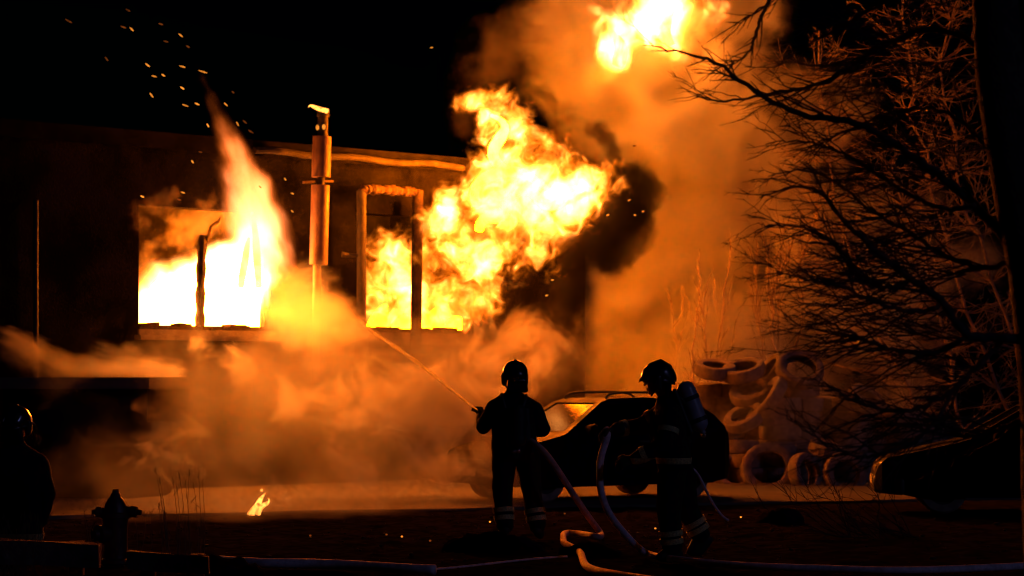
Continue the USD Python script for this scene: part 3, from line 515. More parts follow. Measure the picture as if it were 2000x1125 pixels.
for x, D, n, name in ((1328, 40.4, 7, 'right behind the black helmet'), (1372, 40.0, 7, 'beside the top of the air cylinder'), (1420, 40.1, 7, 'under the left flat tyre on top'), (1470, 40.3, 7, 'behind the steeply leaning tyre'), (1520, 39.6, 6, 'in front of the middle of the pile'), (1566, 39.9, 7, 'under the tipped round hole'), (1618, 40.3, 6, 'right of the tipped round hole'), (1664, 40.0, 6, 'above the two standing tyres'), (1712, 40.4, 5, 'right of the two standing tyres'), (1762, 40.1, 5, 'second from the right end of the pile'), (1812, 40.5, 4, 'at the right end of the pile'), (1400, 39.2, 4, 'just behind the boot of the red car'), (1450, 39.2, 3, 'right of the boot of the red car')):
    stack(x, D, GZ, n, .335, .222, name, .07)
tyre(ty(1397, 722, 39.6), .35, .20, (5, 16), 'tyre lying open side up on top of the pile, leftmost of three')
tyre(ty(1452, 724, 39.5), .36, .20, (-12, 20), 'tyre tilted to the left on top of the pile, middle of three')
tyre(ty(1562, 722, 39.3), .39, .21, (10, 48), 'tyre tipped up with its round hole showing on top of the pile')
tyre(ty(1508, 724, 39.7), .30, .19, (-55, 15), 'small tyre wedged on edge between two others on top of the pile')
tyre(ty(1497, 783, 39.1), .46, .20, (-54, 6), 'big tyre leaning steeply across the front of the pile')
tyre(ty(1466, 768, 39.4), .36, .18, (-14, 26), 'tyre lying open behind the leaning one')
tyre(ty(1454, 816, 39.0), .36, .18, (-26, 22), 'tyre tipped to the left below the leaning one')
tyre(ty(1500, 915, 38.7), .44, .20, (15, 74), 'big tyre standing face on at the foot of the pile')
tyre(ty(1432, 925, 38.9), .33, .2, (25, 60), 'tyre propped behind the tail of the red car')
tyre(ty(1571, 924, 38.3), .335, .19, (0, 80), 'small tyre standing half turned at the foot of the pile', yaw=48)
tyre(ty(1650, 926, 38.1), .35, .19, (0, 80), 'small tyre standing face on, right of the half turned one', yaw=10)
tyre(ty(1612, 877, 38.7), .28, .18, (14, 14), 'small tyre lying above the two standing ones')
tyre(ty(1690, 782, 39.5), .33, .2, (30, 30), 'tyre tipped up behind the branch tips')

# ---------------------------------------------------------------- firefighters
def hand(wr, d, nrm, side, curl=35, s=1.0):
    """palm and five fingers; d: along the hand, nrm: palm side, side: towards the thumb"""
    d, nrm, side = (A(v, float) / np.linalg.norm(v) for v in (d, nrm, side))
    side = side - d * (side @ d); side /= np.linalg.norm(side); nrm = np.cross(side, d) * (1 if np.cross(side, d) @ nrm > 0 else -1)
    L = []; pk = wr + d * .085 * s
    L += [Manifold.batch_hull([sph(wr, .030 * s, 10), sph(pk + side * .032 * s, .018 * s, 10), sph(pk - side * .034 * s, .017 * s, 10), sph(wr + d * .04 * s + side * .03 * s, .02 * s, 10)])]
    for i, ln in enumerate((.078, .088, .082, .064)):
        p = pk + side * (.034 - .023 * i) * s; r = (.0125, .0128, .012, .0108)[i] * s; u = d; pts = [(p - d * .02 * s, r)]
        for j, fr in enumerate((.45, .32, .26)):
            a = math.radians(curl * (.8 if j == 0 else 1.1)); u = u * math.cos(a) + np.cross(np.cross(u, nrm), u) * math.sin(a); u /= np.linalg.norm(u)
            p = p + u * ln * fr * s * 1.15; pts.append((p, r * (1 - .07 * j)))
        L += chain(pts, 10)
    p = wr + d * .035 * s + side * .03 * s; u = d * .55 + side * .75 + nrm * .3
    L += chain([(p, .017 * s), (p + u * .045 * s, .0145 * s), (p + (u + nrm * .5 + d * .3) * .066 * s, .0125 * s)], 10)
    return L
def ring(c, ax, r0, r1, h):
    """a band round a limb"""
    m = lathe([(r0, -h / 2), (r0 + .006, -h / 2), (r1 + .006, h / 2), (r1, h / 2), (r0, -h / 2)], 24); return moved(m, c, aim(ax))
def firefighter(name, label, base, J, fw, hips=.17, shw=.10, cylinder=True, seed=0, bands=('arm', 'shin', 'hem'), hemz=None, curl=(40, 40), palm=None, patch=False, cyl_pale=True):
    """J: world joints; fw: the way the face looks (horizontal)"""
    fw = A([fw[0], fw[1], 0.]); fw /= np.linalg.norm(fw); lt = A([-fw[1], fw[0], 0.]); up = A([0, 0, 1.])
    t = thing(name, label, 'person', base)
    hd = J['head']; tw = J.get('tw', lt)                            # tw: the shoulder line, pointing to the person's left
    fl_ = J.get('look', fw); fl_ = A(fl_, float) / np.linalg.norm(fl_); hl = np.cross(up, fl_); hl /= np.linalg.norm(hl); hu = np.cross(fl_, hl)
    H = lambda a, b, c: hd + fl_ * a + hl * b + hu * c
    B_ = []
    B_ += [Manifold.batch_hull([sph(H(-.015, 0, .035), .092, 20), sph(H(.03, 0, .03), .08, 20), sph(H(.045, 0, -.06), .05, 14)]), Manifold.batch_hull([sph(H(.05, 0, -.075), .036), sph(H(.075, 0, -.105), .02), sph(H(-.01, .045, -.06), .03), sph(H(-.01, -.045, -.06), .03)])]
    B_ += chain([(H(.10, 0, .005), .010), (H(.122, 0, -.032), .014)], 10) + chain([(H(.10, -.016, -.066), .010), (H(.10, .016, -.066), .010)], 10) + chain([(H(.097, -.018, -.082), .009), (H(.097, .018, -.082), .009)], 10)
    for s in (-1, 1): B_ += chain([(H(-.005, s * .09, .01), .016), (H(-.01, s * .092, -.03), .012)], 10)
    B_ += chain([(H(-.02, 0, -.04), .062), (J['neck'], .066), (J['chest'], .10)])
    B_ += hullof([(J['chest'] + tw * .1, .09), (J['chest'] - tw * .1, .09), (J['pelvis'] + lt * .08, .09), (J['pelvis'] - lt * .08, .09)])
    for s in 'LR':
        B_ += chain([(J['sh' + s], .06), (J['el' + s], .045), (J['wr' + s], .032)]) + hullof([(J['chest'], .08), (J['sh' + s], .06)])
        B_ += chain([(J['hip' + s], .085), (J['kn' + s], .06), (J['an' + s], .042), (J['toe' + s], .032)]) + hullof([(J['pelvis'], .1), (J['hip' + s], .085)])
    for i, s in enumerate('LR'):
        d = J.get('hd' + s, J['wr' + s] - J['el' + s]); nm = J.get('pn' + s, -tw if s == 'L' else tw); B_ += hand(J['wr' + s] + A(d) / np.linalg.norm(d) * .03, d, nm, J.get('th' + s, fw), curl[i], .9)
    part(t, 'body', soft(union(B_), .035, 6), M['skin'], smooth=True)
    for s in (-1, 1):
        part(t, 'eye', moved(trimesh.creation.icosphere(2, .0125), H(.083, s * .033, .005)), M['panel'], smooth=True)
    # gloves over the hands
    for i, s in enumerate('LR'):
        d = J.get('hd' + s, J['wr' + s] - J['el' + s]); d = A(d) / np.linalg.norm(d); nm = J.get('pn' + s, -tw if s == 'L' else tw)
        part(t, 'glove', soft(union(hand(J['wr' + s] + d * .03, d, nm, J.get('th' + s, fw), curl[i], 1.12) + chain([(J['wr' + s] - d * .07, .058), (J['wr' + s] + d * .03, .042)], 14)), .012, 4), M['glove'], smooth=True)
    # jacket, trousers, boots
    hz = J['hem'] if 'hem' in J else J['pelvis'] - up * .10
    def jacket(e=0., n=18):
        L = hullof([(J['chest'] + tw * shw, .150 + e), (J['chest'] - tw * shw, .150 + e), (J['waist'] + lt * .07, .165 + e), (J['waist'] - lt * .07, .165 + e)], n)
        L += hullof([(J['waist'] + lt * .07, .165 + e), (J['waist'] - lt * .07, .165 + e), (hz + lt * hips * .55, .160 + e), (hz - lt * hips * .55, .160 + e)], n)
        for s in 'LR':
            L += hullof([(J['neck'] - up * .03, .095 + e), (J['sh' + s], .092 + e), (J['chest'], .14 + e)], n)
            L += chain([(J['sh' + s], .096 + e), (J['sh' + s] * .45 + J['el' + s] * .55, .088 + e), (J['el' + s], .082 + e), (J['el' + s] * .4 + J['wr' + s] * .6, .070 + e), (J['wr' + s] * .96 + J['el' + s] * .04, .062 + e)], n)
        L += chain([(J['neck'] + up * .02, .088 + e), (J['neck'] - up * .06, .105 + e)], n)
        return union(L).trim_by_plane((0, 0, 1), float(hz[2] - .085))
    jm = jacket(); part(t, 'jacket', soft(jm, .045, 8, .014, seed), M['cloth'], smooth=True)
    tr = []
    for s in 'LR': tr += chain([(J['hip' + s], .135), (J['kn' + s], .108), (J['an' + s] * .75 + J['kn' + s] * .25, .098), (J['an' + s] + (J['kn' + s] - J['an' + s]) * .10, .092)]) + hullof([(J['pelvis'], .15), (J['hip' + s], .13)])
    part(t, 'trousers', soft(union(tr), .045, 8, .014, seed + 5), M['cloth'], smooth=True)
    for s in 'LR':
        a, to = J['an' + s], J['toe' + s]; dd = (to - a) * A([1, 1, 0]); dd = dd / (np.linalg.norm(dd) + 1e-9)
        ft = to[2] - .035
        bt = chain([(a + (J['kn' + s] - a) * .30, .062), (a, .058)]) + [Manifold.batch_hull([sph(a - dd * .05 - up * .02, .05), sph(a + dd * .03, .055), sph(to, .045), sph(to - dd * .07, .05)])]
        part(t, 'boot', soft(union(bt), .03, 5), M['boot'], smooth=True)
    # reflective bands
    def limb(s, a, b, f, r, h=.05): p, q = J[a + s], J[b + s]; part(t, 'reflective_band', ring(p + (q - p) * f, q - p, r, r, h), M['band'], smooth=30)
    for s in 'LR':
        if 'arm' in bands: limb(s, 'sh', 'el', .55, .093); limb(s, 'el', 'wr', .70, .071)
        if 'shin' in bands: limb(s, 'kn', 'an', .50, .109); limb(s, 'kn', 'an', .72, .104)
    if 'hem' in bands:
        z = hz[2] - .01; bnd = (jacket(.006) - jacket(-.004)).trim_by_plane((0, 0, 1), z - .028).trim_by_plane((0, 0, -1), -(z + .028))
        part(t, 'reflective_band', tomesh(bnd), M['band'], smooth=30)
    # helmet: dome, brim, visor, ear flap
    hs = 1.0
    dome_ = Manifold.batch_hull([sph(H(-.02, 0, .055), .135 * hs, 28), sph(H(.035, 0, .045), .118, 28), sph(H(-.055, 0, .02), .120, 28)])
    dome_ = dome_.trim_by_plane(tuple(map(float, hu)), float(hu @ H(0, 0, -.012)))
    brim = Manifold.batch_hull([sph(H(.165, s * .05, .012), .010, 10) for s in (-1, 1)] + [sph(H(.10, s * .115, .02), .012, 10) for s in (-1, 1)] + [sph(H(.10, 0, .06), .03, 10)])
    rear = Manifold.batch_hull([sph(H(-.15, s * .06, -.03), .012, 10) for s in (-1, 1)] + [sph(H(-.05, s * .125, .0), .014, 10) for s in (-1, 1)] + [sph(H(-.10, 0, .03), .03, 10)])
    comb = Manifold.batch_hull([sph(H(.08, 0, .150), .016, 10), sph(H(-.03, 0, .188), .016, 10), sph(H(-.12, 0, .130), .016, 10), sph(H(-.02, 0, .14), .02, 10)])
    hm = part(t, 'helmet', soft(union([dome_, brim, rear, comb]), .02, 3), M['helmet'], smooth=True)
    for s in (-1, 1): part(hm, 'ear_guard', tomesh(Manifold.batch_hull([sph(H(-.005, s * .122, .03), .03), sph(H(-.01, s * .118, -.06), .028), sph(H(.03, s * .118, -.03), .02)])), M['helmet'], smooth=True)
    part(hm, 'neck_flap', soft(union(hullof([(H(-.10, .07, -.02), .03), (H(-.10, -.07, -.02), .03), (H(-.085, .09, -.13), .03), (H(-.085, -.09, -.13), .03)])), .03, 4), M['cloth'], smooth=True)
    part(hm, 'visor', soft(union([Manifold.batch_hull([sph(H(.155, s * .03, .02), .006, 8) for s in (-1, 1)] + [sph(H(.09, s * .115, .03), .006, 8) for s in (-1, 1)] + [sph(H(.175, s * .03, -.005), .004, 8) for s in (-1, 1)])]), .02, 2), M['chrome'], smooth=True)
    part(hm, 'chin_strap', tube(spline([H(.0, .11, -.03), H(.04, .075, -.10), H(.065, 0, -.135), H(.04, -.075, -.10), H(.0, -.11, -.03)], 24), .009, 6), M['black'])
    if patch: part(hm, 'helmet_panel', tomesh(Manifold.batch_hull([sph(H(a, b, c), .008, 8) for a, b, c in ((-.105, .105, .03), (-.075, .105, .10), (-.125, .03, .115), (-.160, .05, .04))])), M['panel'], label='pale reflective panel on the back of the helmet')
    if cylinder:
        bk = J.get('back', -fw); a = J['cylT']; b = J['cylB']; ax = (b - a) / np.linalg.norm(b - a)
        prof = [(0, -.02), (.05, 0), (.078, .035), (.085, .08), (.085, .42), (.078, .465), (.05, .50), (.028, .515), (.028, .55), (0, .55)]
        ln = np.linalg.norm(b - a) / .55
        cy = part(t, 'air_cylinder', moved(lathe([(r, z * ln) for r, z in prof], 28), a, aim(ax)), M['cyl'] if cyl_pale else M['boot'], smooth=40)
        part(cy, 'valve', tomesh(union([sph(b, .03), *chain([(b, .018), (b + lt * .05 + ax * .01, .024)], 12)])), M['chrome'], smooth=True)
        part(cy, 'cylinder_strap', ring(a + (b - a) * .30, ax, .087, .087, .04), M['black'])
        part(cy, 'cylinder_strap', ring(a + (b - a) * .72, ax, .087, .087, .04), M['black'])
        mid = (a + b) / 2 - bk * .095
        part(t, 'back_plate', soft(union(hullof([(a * .9 + b * .1 - bk * .10 + lt * .10, .02), (a * .9 + b * .1 - bk * .10 - lt * .10, .02), (b * .9 + a * .1 - bk * .10 + lt * .12, .025), (b * .9 + a * .1 - bk * .10 - lt * .12, .025)])), .04, 3), M['black'], smooth=True)
        for s, k in (('L', 1), ('R', -1)):
            p = [J['chest'] + bk * .16 + tw * k * .09 + up * .06, J['sh' + s] * .6 + J['neck'] * .4 + up * .085, J['chest'] - bk * .155 + tw * k * .10 - up * .02, J['waist'] - bk * .10 + tw * k * .17, J['waist'] + bk * .16 + tw * k * .08]
            part(t, 'shoulder_strap', tube(spline(p, 26), .020, 6), M['black'])
    return t
D1 = 25.6
def j1(x, y, d=0.): return at(x, y, D1 + d)
J1 = dict(head=j1(1005, 738), neck=j1(1003, 772), chest=j1(1003, 808, .02), waist=j1(1004, 850), pelvis=j1(1007, 880), hem=j1(1006, 882),
    tw=A([-1, .05, 0.]), shL=j1(966, 797, .03), elL=j1(945, 833, .10), wrL=j1(941, 814, .30), shR=j1(1042, 800), elR=j1(1060, 838, .02), wrR=j1(1010, 838, .30),
    hipL=j1(986, 893), knL=j1(981, 962, .06), anL=j1(986, 1031), toeL=j1(980, 1043, .18), hipR=j1(1030, 893), knR=j1(1039, 964, .05), anR=j1(1050, 1032), toeR=j1(1056, 1043, .18),
    hdL=A([-.25, .5, .55]), pnL=A([.5, .2, -.3]), hdR=A([-.8, .5, .15]), thL=A([.1, .6, .5]),
    cylT=j1(1012, 792, -.225), cylB=j1(1012, 880, -.235), back=A([0, -1., 0]), look=A([-.35, 1, -.02]))
firefighter('person', 'person in dark firefighting clothes and helmet, seen from behind, aiming a jet of water', gnd(1018, 1050), J1, (-.2, 1), seed=1, bands=('shin',), cyl_pale=False)
D2 = 22.3
def j2(x, y, d=0.): return at(x, y, D2 + d)
J2 = dict(head=j2(1285, 744), neck=j2(1302, 783), chest=j2(1308, 822), waist=j2(1312, 868), pelvis=j2(1316, 905), hem=j2(1316, 897), tw=A([.1, -1, 0.]),
    shL=j2(1312, 808, -.17), elL=j2(1300, 868, -.25), wrL=j2(1240, 895, -.20), shR=j2(1296, 806, .17), elR=j2(1252, 832, .22), wrR=j2(1204, 838, .12),
    hipL=j2(1312, 930, -.08), knL=j2(1306, 1005, -.10), anL=j2(1314, 1076, -.08), toeL=j2(1290, 1088, -.10), hipR=j2(1332, 930, .09), knR=j2(1340, 992, .14), anR=j2(1372, 1050, .16), toeR=j2(1350, 1077, .17),
    hdL=A([-1, 0, -.35]), pnL=A([.1, .8, -.6]), thL=A([-.3, .5, .8]), hdR=A([-1, -.1, -.25]), pnR=A([0, -.4, -1.]), thR=A([-.2, -1, .3]),
    cylT=j2(1335, 748, -.04), cylB=j2(1374, 848, -.04), back=A([1., 0, .25]), look=A([-1, .06, -.03]))
firefighter('person', 'person in dark firefighting clothes with an air cylinder, walking left and holding a hose', gnd(1318, 1095), J2, (-1, .05), seed=3, shw=.09)
D3 = 22.
def j3(x, y, d=0.): return at(x, y, D3 + d)
J3 = dict(head=j3(34, 832), neck=j3(32, 873), chest=j3(34, 920), waist=j3(34, 985), pelvis=j3(32, 1040), hem=j3(32, 1045), tw=A([-1, .15, 0.]),
    shL=j3(-10, 905), elL=j3(-40, 965, .05), wrL=j3(-30, 1020, .25), shR=j3(75, 905, .03), elR=j3(92, 965, -.02), wrR=j3(80, 1018, .05),
    hipL=j3(10, 1060), knL=j3(0, 1075, .42), anL=j3(0, 1092, .05), toeL=j3(0, 1100, .2), hipR=j3(56, 1060), knR=j3(62, 1060, .45), anR=j3(62, 1094, .42), toeR=j3(62, 1100, .6),
    look=A([.35, 1, -.05]), cylT=j3(0, 890, -.2), cylB=j3(0, 990, -.2))
J3['anL'][2] = .10; J3['toeL'][2] = .045; J3['knL'][2] = .13; J3['anR'][2] = .1; J3['toeR'][2] = .045
firefighter('person', 'person in firefighting clothes kneeling at the left edge behind the timber rail', A([at(34, 0, D3)[0], D3, 0]), J3, (.2, 1), seed=6, cylinder=False, bands=('hem',), patch=True)

# ---------------------------------------------------------------- nozzle and hoses
nz = thing('hose_nozzle', 'slim dark nozzle in the hands of the firefighter aiming the water', 'nozzle', j1(945, 812, .2))
a, b = at(953, 822, 25.45 + .4), at(932, 800, 25.95); jd = (b - a) / np.linalg.norm(b - a)
part(nz, 'barrel', tube([a, a * .4 + b * .6, b - jd * .05, b], [.022, .024, .034, .036], 14), M['black'])
part(nz, 'grip', tube([a * .5 + b * .5, a * .5 + b * .5 - A([0, .02, .10])], [.018, .015], 8), M['black'])
h1 = [a, at(985, 838, 25.9), at(1030, 858, 25.55), at(1065, 885, 25.3), at(1110, 950, 25.3), at(1150, 1010, 25.6), gnd(1172, 1040, .035), gnd(1165, 1048, .035), gnd(1135, 1043, .035), gnd(1110, 1041, .035), gnd(1100, 1049, .035), gnd(1104, 1062, .035), gnd(1124, 1072, .035), gnd(1136, 1085, .035), gnd(1143, 1103, .035), gnd(1168, 1115, .035), gnd(1235, 1127, .035), gnd(1330, 1140, .035), gnd(1600, 1165, .035)]
solo('fire_hose', tube(spline(h1, 170), .034, 12), M['hosered'], 'reddish fire hose curling beside the small earth mound in the foreground', 'hose', smooth=True)
h2 = [j2(1183, 838, .12), j2(1186, 852, .08), j2(1176, 885, .05), j2(1171, 930, .0), j2(1178, 975, -.05), j2(1196, 1012, -.1), j2(1225, 1048, -.1), gnd(1262, 1080, .04), gnd(1310, 1091, .035), gnd(1400, 1101, .035), gnd(1500, 1107, .035), gnd(1620, 1111, .035), gnd(1740, 1114, .035), gnd(1900, 1110, .035), gnd(2150, 1100, .035)]
solo('fire_hose', tube(spline(h2, 120), .033, 12), M['hose'], 'pale bluish fire hose looping down from the hand of the walking firefighter', 'hose', smooth=True)
h3 = [gnd(380, 1092, .04), gnd(460, 1097, .04), gnd(520, 1100, .04), gnd(600, 1101, .04), gnd(700, 1105, .04), gnd(780, 1110, .04), gnd(850, 1113, .04)]
solo('fire_hose', tube(spline(h3, 60), .045, 12), M['hose'], 'dull bluish hose lying flat along the bottom edge left of the middle', 'hose', smooth=True)
h4 = [gnd(840, 1112, .02), gnd(900, 1107, .015), gnd(980, 1098, .015), gnd(1060, 1090, .015), gnd(1108, 1087, .015)]
solo('cable', tube(spline(h4, 40), .010, 6), M['hose'], 'thin cable lying on the dark ground left of the reddish hose', 'cable', smooth=True)
h5 = [j2(1352, 915, .05), j2(1368, 935, .05), j2(1384, 968, .05), j2(1404, 1000, .1), j2(1422, 1016, .2)]
solo('strap', tube(spline(h5, 24), .014, 6), M['hose'], 'loose strap trailing from the back of the walking firefighter', 'strap', smooth=True)

# ---------------------------------------------------------------- hydrant, rail, stalks
hb = A([(226 - 1000) / F * 22., 22., 0.]); u_ = lambda px_: px_ * 22. / F
hy = thing('fire_hydrant', 'dark fire hydrant in front of the steam at lower left', 'hydrant', hb)
hz_ = lambda py: CZ + (HY - py) / F * 22.
prof = [(.0, hz_(955)), (.028, hz_(955)), (.032, hz_(962)), (.045, hz_(965)), (.050, hz_(970)), (.075, hz_(976)), (.098, hz_(986)), (.112, hz_(1000)), (.134, hz_(1003)), (.134, hz_(1011)), (.116, hz_(1013)), (.112, hz_(1024)), (.106, hz_(1070)), (.110, hz_(1090)), (.145, hz_(1093)), (.145, hz_(1100)), (.118, hz_(1103)), (.118, -.05), (0, -.05)]
part(hy, 'barrel', moved(lathe(prof, 26), hb), M['iron'])
cp = lambda r, l: lathe([(0, 0), (r * .8, 0), (r * .8, l * .4), (r, l * .42), (r, l * .85), (r * .5, l * .9), (r * .45, l * 1.2), (0, l * 1.2)], 18)
part(hy, 'outlet', moved(cp(.052, .13), hb + A([.085, -.01, hz_(997)]), aim([1, -.1, -.12])), M['iron'])
part(hy, 'outlet', moved(cp(.05, .11), hb + A([-.085, 0, hz_(1000)]), aim([-1, -.1, 0])), M['iron'])
ps = part(hy, 'pumper_outlet', moved(cp(.085, .13), hb + A([-.06, -.08, hz_(1042)]), aim([-.7, -.75, 0])), M['iron'])
part(hy, 'chain', tube(spline([hb + A([-.17, -.06, hz_(1020)]), hb + A([-.20, -.12, hz_(1046)]), hb + A([-.16, -.18, hz_(1062)]), hb + A([-.11, -.17, hz_(1040)])], 24), .007, 6), M['chrome'])
for i in range(6): a_ = i * math.pi / 3; part(hy, 'bolt', moved(trimesh.creation.cylinder(.011, .03, sections=6), hb + A([.124 * math.cos(a_), .124 * math.sin(a_), hz_(1007)])), M['iron'], smooth=False)
def rail(x0, y0, x1, y1, h, D, label, xs_):
    a, b = at(x0, y0, D), at(x1, y1, D - .1); n = 24
    t = thing('timber_rail', label, 'barrier', (a + b) / 2 * A([1, 1, 0]))
    v = []
    for i in range(n):
        c = a + (b - a) * i / (n - 1); w = .06
        for dy, dz in ((-w, 0), (w, 0), (w, -h), (-w, -h)): v.append(c + A([0, dy, dz]) + (meshkit.noise(A([c[0] * 3, dy * 9, dz * 9]), 2) - .5) * .03)
    f = [[i * 4 + j, (i + 1) * 4 + j, (i + 1) * 4 + (j + 1) % 4, i * 4 + (j + 1) % 4] for i in range(n - 1) for j in range(4)] + [[3, 2, 1, 0], [n * 4 - 4, n * 4 - 3, n * 4 - 2, n * 4 - 1]]
    m = trimesh.Trimesh(*meshkit.arrays((A(v), A(f)))[:2], process=False); m.fix_normals()
    part(t, 'beam', m, M['timber'], smooth=30)
    for x in xs_:
        c = at(x, y0, D + .12); part(t, 'post', box((c[0] - .06, c[1] - .05, -.05), (c[0] + .06, c[1] + .05, c[2] - .03)), M['timber'], smooth=False)
rail(-60, 1050, 196, 1062, .20, 20.6, 'weathered timber rail along the bottom left corner', (-20, 150))
rail(250, 1075, 408, 1086, .16, 20.4, 'dark timber rail to the right of the hydrant', (290, 385))
def stalks(name, label, spec, D, m, r=.0035, seed=0, kind=None):
    rr = random.Random(seed); L = []
    for (x0, y0, x1, y1) in spec:
        D_s = D + rr.uniform(-.3, .3); a, b = at(x0, y0, D_s), at(x1, y1, D_s); a[2] = -.02
        mid = (a + b) / 2 + A([rr.uniform(-.03, .03), 0, 0]); p = spline([a, mid, b], 10); L.append(tube(p, np.linspace(r, r * .45, 10), 5))
        for k in range(rr.randint(1, 4)):
            f = rr.uniform(.35, .95); q = a + (b - a) * f; L.append(tube([q, q + A([rr.uniform(-.06, .06), 0, rr.uniform(.03, .1)])], [r * .6, r * .3], 4))
        for k in range(5): q = b - A([0, 0, .012 * k]); L.append(tube([q, q + A([rr.uniform(-.015, .015), 0, .02])], [r * .9, r * .3], 4))
    solo(name, cat_(L), m, label, 'plant', None, kind, smooth=False)
stalks('dry_plant', 'tall dry stalks standing between the hydrant and the small flame', [(327, 1070, 303, 915), (330, 1070, 312, 935), (345, 1070, 337, 935), (347, 1070, 345, 950), (362, 1070, 350, 925), (372, 1075, 362, 940), (378, 1070, 370, 920), (386, 1072, 378, 945), (392, 1070, 388, 925), (398, 1072, 395, 940), (340, 1070, 322, 1000), (318, 1070, 310, 985)], 22.2, M['straw'], .0045, 1)
stalks('dry_plant', 'few thin dry stalks just right of the hydrant', [(266, 1070, 258, 990), (270, 1070, 282, 1000), (300, 1075, 292, 1000), (180, 1070, 165, 1000)], 22.4, M['straw'], .003, 2, 'stuff')
rs = random.Random(9)
stalks('grass_tuft', 'pale dry grass tuft hanging over the timber rail at bottom left', [(rs.uniform(-20, 90), 1118, x + rs.uniform(-40, 25), rs.uniform(1000, 1060)) for x in np.linspace(0, 95, 46)], 20.3, M['straw'], .0022, 3)

# ---------------------------------------------------------------- trees
def grow(rr, a, b, r, depth, L, spread=.5, n=9, droop=.0, kids=(5, 8)):
    """one bough from a to b with side twigs"""
    d = b - a; ln = np.linalg.norm(d); off = A([rr.uniform(-1, 1), rr.uniform(-1, 1), rr.uniform(-1, 1)]) * ln * .07
    k = max(4, n); tt = np.linspace(0, 1, k); p = a + np.outer(tt, d) + np.outer(np.sin(tt * math.pi), off) + np.outer(tt ** 2, [0, 0, -droop * ln])
    p[1:-1] += A([[rr.gauss(0, 1) for _ in range(3)] for _ in range(k - 2)]) * ln * .012
    L.append(tube(p, np.linspace(r, r * .35, k), 6 if r > .012 else 4, caps=False))
    if depth <= 0: return p
    for i in range(rr.randint(*kids)):
        f = rr.uniform(.25, .97); j = min(int(f * (k - 1)), k - 2); q = p[j] + (p[j + 1] - p[j]) * (f * (k - 1) - j)
        dd = d / ln; o = A([rr.gauss(0, 1), rr.gauss(0, 1), rr.gauss(0, 1)]); o -= dd * (o @ dd); o /= np.linalg.norm(o)
        l2 = ln * rr.uniform(.15, .45) * (1.15 - .6 * f); e = q + (dd * rr.uniform(.6, 1.) + o * spread * rr.uniform(.5, 1.3)) * l2
        grow(rr, q, e, r * (1 - .6 * f) * .55 + .0012, depth - 1, L, spread, max(5, n - 3), droop, kids)
    return p
DTr = 15.5
def tr_(x, y, d=0.): return at(x, y, DTr + d)
rr = random.Random(21)
tree = thing('bare_tree', 'dark bare tree with leaning trunk and spreading branches at the right edge', 'tree', A([tr_(2060, 0)[0], DTr, 0]))
tk = [A([tr_(2075, 0)[0], DTr, -.1]), tr_(2052, 1000), tr_(2040, 700), tr_(2010, 480), tr_(1975, 300), tr_(1950, 100), tr_(1938, -80), tr_(1925, -300)]
pt = spline(tk, 40); rt_ = np.linspace(.19, .135, 40)
tm = tube(pt, rt_, 22); n_ = tm.vertices - 0; ax_ = np.repeat(pt, 22, 0); ax_ = np.vstack([ax_, pt[0], pt[-1]])
tm.vertices = ax_ + (tm.vertices - ax_) * (1 + .22 * (meshkit.fbm(tm.vertices * A([9, 9, 2.2]), 4, 5) - .5))[:, None]
part(tree, 'trunk', tm, M['bark'], smooth=True)
limbs = [([(1985, 520), (1905, 400), (1810, 325), (1760, 292), (1685, 246), (1600, 228), (1520, 205), (1440, 152), (1380, 116), (1320, 100), (1257, 88)], .050, .3),
         ([(2040, 690), (1960, 662), (1890, 652), (1840, 592), (1780, 546), (1700, 482), (1640, 422), (1600, 374), (1545, 366), (1482, 386)], .050, -.2),
         ([(1950, 130), (1800, 60), (1690, 110), (1600, 165), (1530, 178), (1440, 197), (1340, 175)], .030, .6),
         ([(1935, -120), (1700, -140), (1560, -60), (1500, 10), (1478, 60), (1462, 100), (1440, 120), (1405, 131)], .030, .2),
         ([(1890, 652), (1790, 690), (1700, 668), (1640, 640), (1560, 600)], .026, .1), ([(1840, 592), (1740, 600), (1640, 560), (1575, 545), (1500, 520)], .024, -.4),
         ([(1905, 400), (1800, 392), (1700, 330), (1610, 285), (1495, 282)], .024, .4), ([(1960, 662), (1860, 760), (1780, 800), (1690, 790), (1600, 745), (1575, 742)], .030, .0),
         ([(1860, 760), (1800, 850), (1740, 880), (1680, 890), (1600, 860), (1535, 812)], .020, -.2), ([(1780, 546), (1690, 545), (1620, 470), (1530, 440), (1478, 436)], .022, .2),
         ([(2010, 480), (1900, 520), (1800, 470), (1700, 410), (1620, 350), (1500, 345)], .026, .5), ([(1985, 360), (1880, 240), (1800, 210), (1700, 235), (1620, 270), (1560, 300)], .022, .7),
         ([(1950, 60), (1860, -20), (1760, -10), (1660, 40), (1560, 100), (1510, 130)], .022, .8), ([(2045, 780), (1950, 840), (1860, 850), (1760, 830), (1690, 850)], .026, .3)]
bl = []; tw_ = []
